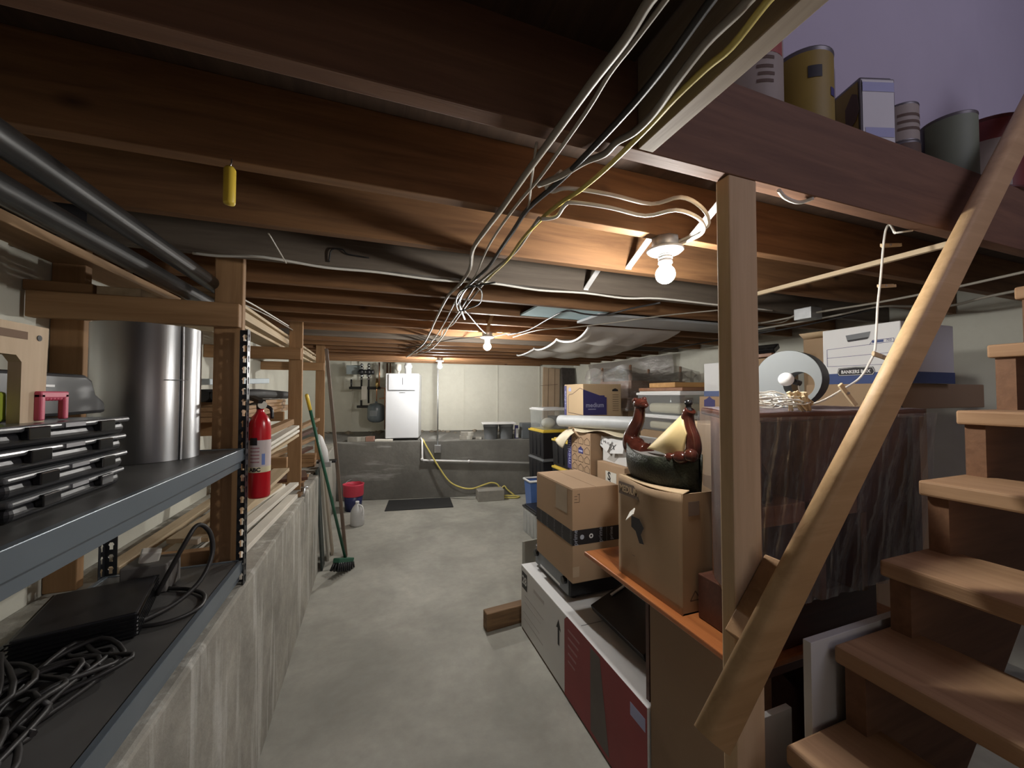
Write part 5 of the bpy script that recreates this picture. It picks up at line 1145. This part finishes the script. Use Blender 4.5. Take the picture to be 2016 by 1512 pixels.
# organiser cases
GLID = film('smoky_clear_lid', (.30, .31, .33), .55, (2, 2, 2), 6, .2, .12, .18)
def organiser(cx, cy, z0, sx, sy, h, rot, label):
    t = thing('organiser_case', label, 'case', (cx, cy, z0), 'black organiser cases with clear lids'); R = Euler((0, 0, rot)).to_matrix(); c = V((cx, cy, z0))
    mb = MB(); mb.obox(c + V((0, 0, h * .36)), (sx * .96, sy * .96, h * .72), R); part(t, 'case_base', mb, BLACKP, bevel=.012, seg=3)
    mb = MB(); mb.obox(c + V((0, 0, h * .84)), (sx, sy, h * .30), R); part(t, 'lid', mb, plain('grey_lid', (.115, .118, .125), .25), bevel=.010, seg=3)
    for u in (-.25, .25):
        mb = MB(); mb.obox(c + R @ V((sx * .5, u * sy, h * .62)), (.012, .045, h * .55), R); part(t, 'latch', mb, BLACKG, bevel=.002)
    mb = MB(); mb.obox(c + R @ V((sx * .502, 0, h * .84)), (.004, .05, h * .2), R); part(t, 'latch_plate', mb, plain('pale_latch', (.34, .34, .36), .4))
    mb = MB(); mb.obox(c + R @ V((0, -sy * .498, h * .84)), (.07, .004, h * .2), R); part(t, 'latch_plate', mb, plain('pale_latch_end', (.30, .30, .32), .4))
NM = ['lowest', 'second from the bottom', 'third from the bottom', 'topmost']
for k in range(4):
    organiser(-.70 + .004 * (k % 2), 1.015 - .004 * k, 1.3885 + .040 * k, .30, .34, .039, .05 - .03 * k, 'black organiser case, %s of the stack nearer the aluminium roll' % NM[k])
for k in range(1):
    organiser(-.635, .745, 1.3885, .20, .17, .034, .12, 'low black organiser case under the plywood frame leg')
ZT = 1.3885 + .040 * 4 + .001
t = thing('pink_caddy', 'pink handled holder with green inside on top of the organiser cases', 'holder', (-.66, 1.14, ZT))
yy = 1.13; mb = MB(); mb.box(-.60, -.588, .985, .997, ZT, ZT + .052); mb.box(-.60, -.588, 1.045, 1.057, ZT, ZT + .052); mb.box(-.60, -.588, .985, 1.057, ZT + .042, ZT + .056)
for k in range(5): mb.ball((-.594, 1.003 + .009 * k, ZT + .042), .005, 6)
part(t, 'handle', mb, PINKP, bevel=.003)
mb = MB(); mb.box(-.64, -.605, .99, 1.025, ZT, ZT + .036); part(t, 'green_insert', mb, LIMEP, bevel=.006)
mb = MB(); mb.box(-.80, -.62, .86, .965, ZT, ZT + .055); tag(obj('lime_box', mb, LIMEP, bevel=.006), 'yellow green box on the organiser cases behind the plywood leg', 'box')
t = thing('black_case', 'black hard case with rounded shoulders behind the pink holder', 'case', (-.78, 1.22, ZT))
mb = MB(); prof = [(.90, 0), (1.18, 0), (1.33, .002), (1.325, .03), (1.29, .05), (1.275, .085), (1.25, .098), (.92, .098), (.88, .08)]
mb.prism(prof, lambda u, v, w: (w, u, ZT + v), -.84, -.665); part(t, 'case_shell', mb, BLACKP, bevel=.008)
mb = MB(); mb.box(-.664, -.659, 1.08, 1.14, ZT + .066, ZT + .071); part(t, 'bright_edge', mb, WHITEP)
t = thing('black_tool', 'black moulded tool bag in the front left of the upper shelf', 'bag', (-.60, .62, 1.3885))
mb = MB(); mb.ball((-.62, .56, 1.44), .06, 12, 0, (1.5, 1.6, .85)); part(t, 'bag_body', mb, plain('black_fabric', (.03, .03, .032), .8, var=.2), bevel=0)

# lower shelf: cords, case, coil
LZ = .962
mb = MB(); mb.obox((-.715, 1.40, LZ + .032), (.22, .26, .064), Euler((0, 0, .25)).to_matrix()); t = thing('ribbed_case', 'black ribbed equipment case on the lower shelf behind the cords', 'case', (-.735, 1.40, LZ)); part(t, 'case_body', mb, BLACKP, bevel=.006)
for k in range(6):
    mb = MB(); mb.obox(V((-.715, 1.40, LZ + .008 + .010 * k)), (.228, .268, .004), Euler((0, 0, .25)).to_matrix()); part(t, 'rib', mb, BLACKG)
cable([V((-.62, 1.50, LZ + .02)), V((-.56, 1.52, LZ + .16)), V((-.54, 1.56, LZ + .205)), V((-.515, 1.585, LZ + .17)), V((-.505, 1.58, LZ + .10)), V((-.515, 1.52, LZ + .04)), V((-.55, 1.44, LZ + .012)), V((-.60, 1.36, LZ + .01))], .007, CABK, 'black hose standing up in a loop near the far end of the lower shelf', k=6, name='hose', cat='hose')
cable([(-0.684, 1.626, 0.968), (-0.615, 1.572, 0.968), (-0.557, 1.545, 0.968), (-0.503, 1.498, 0.968), (-0.482, 1.452, 0.968), (-0.478, 1.402, 0.968), (-0.502, 1.361, 0.968), (-0.55, 1.34, 0.968), (-0.619, 1.348, 0.968), (-0.671, 1.346, 0.968)], .006, CABK, 'black cord curving over the lower shelf toward the front edge', k=6, name='cord', cat='cord')
mb = MB(); mb.prism([tuple(p[:2]) for p in [(-0.734, 1.368, 0.975), (-0.76, 1.466, 0.975), (-0.705, 1.488, 0.975), (-0.691, 1.433, 0.975), (-0.681, 1.326, 0.975)]], lambda u, v, w: (u, v, w), .965, .969); tag(obj('cardboard_scrap', mb, CARDL), 'orange brown cardboard scrap among the black cords', 'cardboard')
rn = random.Random(4)
for j, l in enumerate(('tangled black cord nearest the case on the lower shelf', 'tangled black cord in the middle of the lower shelf heap', 'tangled black cord at the near end of the lower shelf heap', 'loose black cord at the back of the lower shelf heap')):
    pts = []; cx, cy = ((-.63, 1.13), (-.66, 1.00), (-.64, .86), (-.77, 1.06))[j]
    for k in range(26):
        a = k * 1.1 + rn.random(); r = .05 + .09 * rn.random()
        pts.append(V((min(-.50, cx + r * math.cos(a) * .9), cy + r * 1.25 * math.sin(a), LZ + .008 + .05 * rn.random() * (1 - r * 4 if r < .2 else .2) + .01 * j)))
    cable(pts, .0055, CABK, l, k=4, n=7, name='cord', cat='cord')
mb = MB(); c = (-0.572, 1.211, 0.968); mb.cyl(V(c) + V((-.02, 0, .003)), V(c) + V((.012, .006, .003)), .004, n=10); tag(obj('cord_plug', mb, STEEL), 'shiny plug tip lying at the end of the tangled cords', 'plug')
mb = MB(); mb.box(-.80, -.56, 1.845, 1.89, .8755, .985); tag(obj('old_timber', mb, OLDX, bevel=.004), 'old timber lying on the ledge just behind the lower shelf', 'timber')
mb = MB(); mb.obox((-.68, 1.60, LZ + .11), (.05, .03, .04), Euler((.3, .2, .4)).to_matrix()); mb2 = mb; tag(obj('white_clip', mb, PAPER, bevel=.004), 'small white piece resting on the black hose loop', 'clip')
mb = MB(); mb.box(-.74, -.62, 1.56, 1.66, LZ, LZ + .09); tag(obj('small_carton', mb, plain('grey_tin', (.16, .15, .14), .6), bevel=.004), 'small grey carton at the far end of the lower shelf', 'carton')

# fire extinguisher on the shelf post
t = thing('fire_extinguisher', 'red fire extinguisher hung beside the shelf post', 'extinguisher', (-.435, 1.845, 1.175))
c = V((-.437, 1.852, 1.178)); r = .040
mb = MB(); mb.lathe([(0, .004), (r * .9, 0), (r, .008), (r, .275), (r * .93, .305), (r * .7, .33), (r * .4, .345), (.013, .352), (.013, .362), (0, .362)], c, 32); part(t, 'cylinder', mb, REDP)
mb = MB(); band(mb, c, r * 1.008, .105, .235, -PI, .35, 0, 30); lw = part(t, 'label_wrap', mb, plain('extinguisher_label', (.66, .58, .58), .5)); 
mb = MB(); band(mb, c, r * 1.016, .105, .128, -PI, .35, 0, 30); part(lw, 'cream_band', mb, plain('cream_band', (.72, .66, .45), .5))
mb = MB(); band(mb, c, r * 1.016, .215, .245, -2.3, -1.55, 0, 16); part(lw, 'black_panel', mb, PRINTK)
mb = MB(); band(mb, c, r * 1.016, .135, .18, -1.15, -.85, 0, 8); part(lw, 'blue_mark', mb, plain('blue_mark', (.16, .24, .55), .5))
def onext(a, b, w=0):
    an = -1.75 + a / r; return c + V(((r * 1.02 + w) * math.cos(an), (r * 1.02 + w) * math.sin(an), .116 + b))
part(lw, 'lettering', text_mb('ABC', .021, onext, bold=.001), PRINTK)
for k in range(5):
    mb = MB(); band(mb, c, r * 1.016, .145 + .014 * k, .150 + .014 * k, -2.2, -1.35, 0, 12); part(lw, 'small_print', mb, plain('label_ink', (.42, .20, .22), .6))
mb = MB(); mb.cyl(c + V((0, 0, .36)), c + V((0, 0, .385)), .014, n=14); mb.obox(c + V((-.012, -.012, .40)), (.03, .075, .014), Euler((.25, 0, .8)).to_matrix()); mb.obox(c + V((-.01, -.012, .385)), (.026, .06, .008), Euler((-.2, 0, .8)).to_matrix()); vl = part(t, 'valve_lever', mb, BLACKP)
mb = MB(); mb.cyl(c + V((.008, -.012, .378)), c + V((.016, -.034, .378)), .016, n=18); part(t, 'gauge', mb, PAPER)
mb = MB(); mb.tube(smooth_path([c + V((.012, .0, .375)), c + V((.04, -.005, .36)), c + V((.045, -.01, .32))], 4), .007, 8); part(t, 'nozzle', mb, BLACKP)
mb = MB(); mb.box(-.492, -.476, 1.835, 1.868, 1.30, 1.50); part(t, 'wall_bracket', mb, BLACKP)

# rack boards on the upper arms
for k in range(5):
    mb = MB(); mb.box(-.785 + .012 * k, -.628 + .010 * ((k * 2) % 3) - (.025 if k == 0 else 0), 2.02 - .02 * k, 4.95 + .04 * k, 1.956 + .019 * k, 1.973 + .019 * k)
    tag(obj('rack_board', mb, PALEY, bevel=.002), 'pale board on the upper rack arms, %s of the five' % (['bottom one', 'second from the bottom', 'middle one', 'fourth from the bottom', 'top one'][k]), 'board', 'pale boards stored on the upper rack')
cable([(-.70, 1.72, 2.10), (-.66, 1.95, 2.075), (-.60, 2.3, 2.07), (-.59, 2.75, 2.085), (-.585, 3.2, 2.10)], .004, CABW, 'white wire running along the rack behind the nearest left post')
cable([(-.72, 1.69, 2.11), (-.655, 1.80, 2.08), (-.64, 2.2, 2.06), (-.60, 2.7, 2.075), (-.57, 3.5, 2.09)], .004, CABG, 'grey wire twisted beside the white wire along the rack')
# middle rack: brown boards, foam pipe, blue batten
for k in range(4):
    mb = MB(); mb.box(-1.0 + .02 * k, -.645 + .012 * (k % 2), 2.12 + .03 * k, 3.55 - .05 * k, 1.4705 + .023 * k, 1.4925 + .023 * k)
    tag(obj('brown_board', mb, OLDY, bevel=.002), 'brown board on the middle rack behind the shelving, %s' % ['bottom of four', 'second from the bottom', 'third from the bottom', 'top of four'][k], 'board', 'brown boards stored on the middle rack')
for k, (x, z) in enumerate(((-.74, 1.592), (-.68, 1.592), (-.80, 1.592))):
    mb = MB(); mb.tube([(x, 2.15, z), (x + .01, 2.8, z + .01), (x + .03, 3.5, z)], .029, 14); tag(obj('foam_tube', mb, RUBBER), 'black foam tube on the brown boards, %s one' % ['middle', 'aisle side', 'wall side'][k], 'tube', 'black foam tubes on the middle rack')
mb = MB(); mb.bar((-.72, 2.10, 1.655), (-.585, 2.55, 1.675), .06, .028); tag(obj('pale_batten', mb, plain('pale_blue_batten', (.50, .58, .62), .5), bevel=.003), 'pale blue batten lying across the black foam tubes', 'batten')
# lumber between the racks and on the ledge
def stick(a, b, wd, ht, mt, label, name='lumber'):
    mb = MB(); mb.bar(a, b, wd, ht); return tag(obj(name, mb, mt, bevel=.002), label, 'lumber', 'lumber stored on the left ledge')
stick((-.66, 2.05, 1.33), (-.505, 2.85, 1.42), .05, .035, OLDY, 'brown batten sloping up, above the white battens by the extinguisher')
stick((-.64, 2.05, 1.25), (-.49, 2.95, 1.38), .05, .018, WHITEY, 'white batten sloping up, top of three by the extinguisher')
stick((-.64, 2.05, 1.228), (-.488, 2.95, 1.352), .05, .016, WHITEY, 'white batten sloping up, middle of three by the extinguisher')
stick((-.635, 2.05, 1.204), (-.486, 2.92, 1.325), .05, .016, PALEY, 'pale batten sloping up, lowest of three by the extinguisher')
mb = MB(); mb.box(-1.119, -.52, 2.85, 2.89, 1.12, 1.19); tag(obj('rack_timber', mb, OLDX, bevel=.004), 'dark low arm crossing behind the sloping battens', 'board')
stick((-.62, 1.98, 1.03), (-.53, 2.75, 1.13), .09, .02, PALEY, 'pale board end tilted up behind the extinguisher foot')
stick((-.72, 1.98, .99), (-.58, 2.65, 1.06), .16, .02, PALEY, 'wide pale board end below the tilted one behind the extinguisher')
for k in range(6):
    x = -.55 - .075 * k; z = .8765 + .014 + (.03 if k % 2 else 0)
    stick((x - .02, 1.93, z), (x + .035, 3.05 - .12 * (k % 3), z + (.04 if k % 2 else .0)), .06, .026, WHITEY if k < 4 else PALEY, 'white trim length on the ledge, %s from the aisle' % ['nearest', 'second', 'third', 'fourth', 'fifth', 'sixth'][k], 'trim_length')
stick((-.60, 1.95, .96), (-.50, 3.0, .985), .055, .022, WHITEY, 'white trim length lying over the others nearest the aisle', 'trim_length')
stick((-.70, 1.95, .99), (-.56, 2.9, 1.0), .055, .022, WHITEY, 'white trim length on top of the ledge pile behind the first', 'trim_length')
for k, (y, z, l) in enumerate(((3.48, .8765, 'flat brown board on the ledge at the second post, lowest'), (3.50, .902, 'flat brown board on the ledge at the second post, upper'))):
    mb = MB(); mb.obox((-.72, y + .15, z + .0125), (.40, .34, .024), Euler((0, 0, .2 * k)).to_matrix()); tag(obj('board_offcut', mb, DARKWOOD if k else OLDX, bevel=.003), l, 'board')
for k in range(4):
    stick((-.95 + .06 * k, 3.42, .955 + .09 * k), (-.62 + .02 * k, 4.6, 1.03 + .10 * k), .06, .03, OLDY if k % 2 else DARKWOOD, 'dark timber length leaning between the second and third posts, %s' % ['lowest', 'second up', 'third up', 'highest'][k])
for k in range(3):
    mb = MB(); mb.box(-1.0, -.54, 4.30 + .02 * k, 4.42 + .02 * k, .8725 + .0405 * k, .912 + .0405 * k); tag(obj('timber_block', mb, OLDX, bevel=.004), 'timber crosspiece stacked by the third post, %s' % ['lowest', 'middle', 'top'][k], 'timber')
# clamp on the knee wall
t = thing('bar_clamp', 'small rusty clamp on the knee wall corner at the second post foot', 'clamp', (-.47, 3.12, .876))
mb = MB(); mb.box(-.50, -.47, 3.06, 3.16, .877, .90); mb.box(-.48, -.462, 3.13, 3.155, .90, .96); part(t, 'clamp_frame', mb, plain('rusty_metal', (.25, .16, .09), .6, .5, var=.4), bevel=.003)
mb = MB(); mb.cyl((-.455, 3.1, .83), (-.455, 3.1, .935), .008, n=10); mb.cyl((-.475, 3.1, .935), (-.43, 3.1, .935), .005, n=8); part(t, 'screw', mb, STEEL)

# leaning things past the knee wall
def lean(x0, x1, xa, y0, y1, z1, th_, mt, label, name):
    mb = MB(); mb.add([(xa, y0, 0), (xa, y1, 0), (xa + th_, y1, 0), (xa + th_, y0, 0), (x0, y0, z1), (x0, y1, z1), (x0 + th_, y1, z1), (x0 + th_, y0, z1)],
                     [(0,1,2,3),(7,6,5,4),(0,4,5,1),(1,5,6,2),(2,6,7,3),(3,7,4,0)])
    return tag(obj(name, mb, mt, bevel=.002), label, 'board')
lean(-.485, 0, -.43, 3.90, 4.06, .91, .018, plain('dark_green_board', (.035, .045, .04), .6, var=.4, scale=14), 'dark green board leaning past the knee wall end', 'leaning_board')
lean(-.480, 0, -.40, 4.10, 4.20, .93, .02, wood('grey_trim', (.36, .34, .29), (.28, .26, .21), 'z', knots=False), 'grey trim board leaning beside the dark green board', 'leaning_board')
lean(-.475, 0, -.375, 4.23, 4.33, .95, .02, wood('tan_trim', (.42, .36, .28), (.3, .25, .19), 'z', knots=False), 'tan trim board leaning nearest the dark pole', 'leaning_board')
mb = MB(); mb.bar((-.235, 4.16, .002), (-.45, 4.34, 2.06), .062, .03, (1, 0, 0)); tag(obj('dark_pole', mb, wood('dark_pole_wood', (.17, .12, .09), (.10, .07, .05), 'z', knots=False), bevel=.004), 'long dark board leaning against the joists before the boiler pipes', 'pole')
# broom
t = thing('push_broom', 'broom with dark green handle and yellow tip leaning on the ledge', 'broom', (-.23, 3.80, 0))
ha, hb = V((-.222, 3.83, .12)), V((-.500, 3.46, 1.60)); dh = (hb - ha).normalized()
mb = MB(); mb.cyl(ha, hb - dh * .13, .0125, n=12); part(t, 'handle', mb, GREENP)
mb = MB(); mb.tube([hb - dh * .135, hb - dh * .01, hb], [.014, .0145, .009], 12); part(t, 'grip', mb, YELLOWP)
Rb = Euler((0, 0, 1.05)).to_matrix()
mb = MB(); mb.obox(ha + V((-.01, -.02, -.015)), (.24, .065, .04), Euler((0, .35, 1.05)).to_matrix()); part(t, 'broom_head', mb, GREENP, bevel=.008)
mb = MB()
hc = ha + V((-.01, -.02, -.015)); Rh = Euler((0, .35, 1.05)).to_matrix()
for k in range(90):
    u = -.115 + .23 * k / 89; w_ = .06 * ((k * 37 % 11) / 10 - .5)
    a = hc + Rh @ V((u, w_, -.015)); b = hc + Rh @ V((u * 1.12, w_ * 1.5, -.085)); b.z = max(b.z, .004); mb.tube([a, b], [.009, .008], 5)
part(t, 'bristles', mb, BLACKP)['kind'] = 'stuff'
# white scoop bottle, black tray on rear knee wall
t = thing('white_tube', 'white plastic tube standing in a bracket on the rear knee wall', 'tube', (-.47, 4.05, .93))
mb = MB(); mb.tube([(-.41, 3.98, .96), (-.425, 3.96, 1.08), (-.455, 3.94, 1.20), (-.465, 3.94, 1.23)], [.034, .034, .024, .006], 14); part(t, 'tube_body', mb, WHITEP)
mb = MB(); mb.box(-.46, -.36, 3.94, 4.02, .925, .97); part(t, 'holder', mb, GALV, bevel=.004)
mb = MB(); mb.box(-.50, -.33, 4.10, 4.22, .935, .955); tag(obj('black_tray', mb, BLACKP, bevel=.004), 'small black tray resting on the leaning trim boards', 'tray')
# bucket and jug
t = thing('red_blue_bucket', 'dark blue bucket with red rim on the floor by the dark pole', 'bucket', (-.24, 5.78, 0))
c = V((-.24, 5.78, 0)); mb = MB(); mb.lathe([(0, .001), (.105, .001), (.125, .24), (.115, .24), (.10, .02), (0, .02)], c, 28); part(t, 'bucket_body', mb, NAVYP)
mb = MB(); mb.lathe([(.127, .20), (.134, .21), (.136, .34), (.142, .36), (.134, .365), (.122, .35), (.120, .20)], c, 28, closed=True); part(t, 'rim', mb, plain('pink_red_plastic', (.62, .05, .09), .4))
mb = MB(); mb.tube([c + V((.13 * math.cos(a), .13 * math.sin(a), .30 + .10 * math.sin(a * 1.0))) for a in [PI * k / 14 for k in range(15)]], .004, 8); part(t, 'bail_handle', mb, STEEL)
t = thing('plastic_jug', 'translucent white plastic jug on the floor by the dark pole foot', 'jug', (-.17, 5.10, 0))
c = V((-.165, 5.10, 0)); mb = MB(); mb.lathe([(0, .001), (.072, .001), (.08, .012), (.08, .15), (.074, .18), (.05, .225), (.022, .255), (.02, .27), (0, .27)], c, 28); part(t, 'jug_body', mb, plain('milky_plastic', (.56, .56, .56), .35))
mb = MB(); mb.cyl(c + V((0, 0, .268)), c + V((0, 0, .29)), .022, n=18); part(t, 'cap', mb, WHITEP)
mb = MB(); mb.tube(smooth_path([c + V((.02, -.02, .25)), c + V((.055, -.05, .235)), c + V((.068, -.055, .18)), c + V((.06, -.045, .13))], 4), .010, 8); part(t, 'handle', mb, WHITEP)
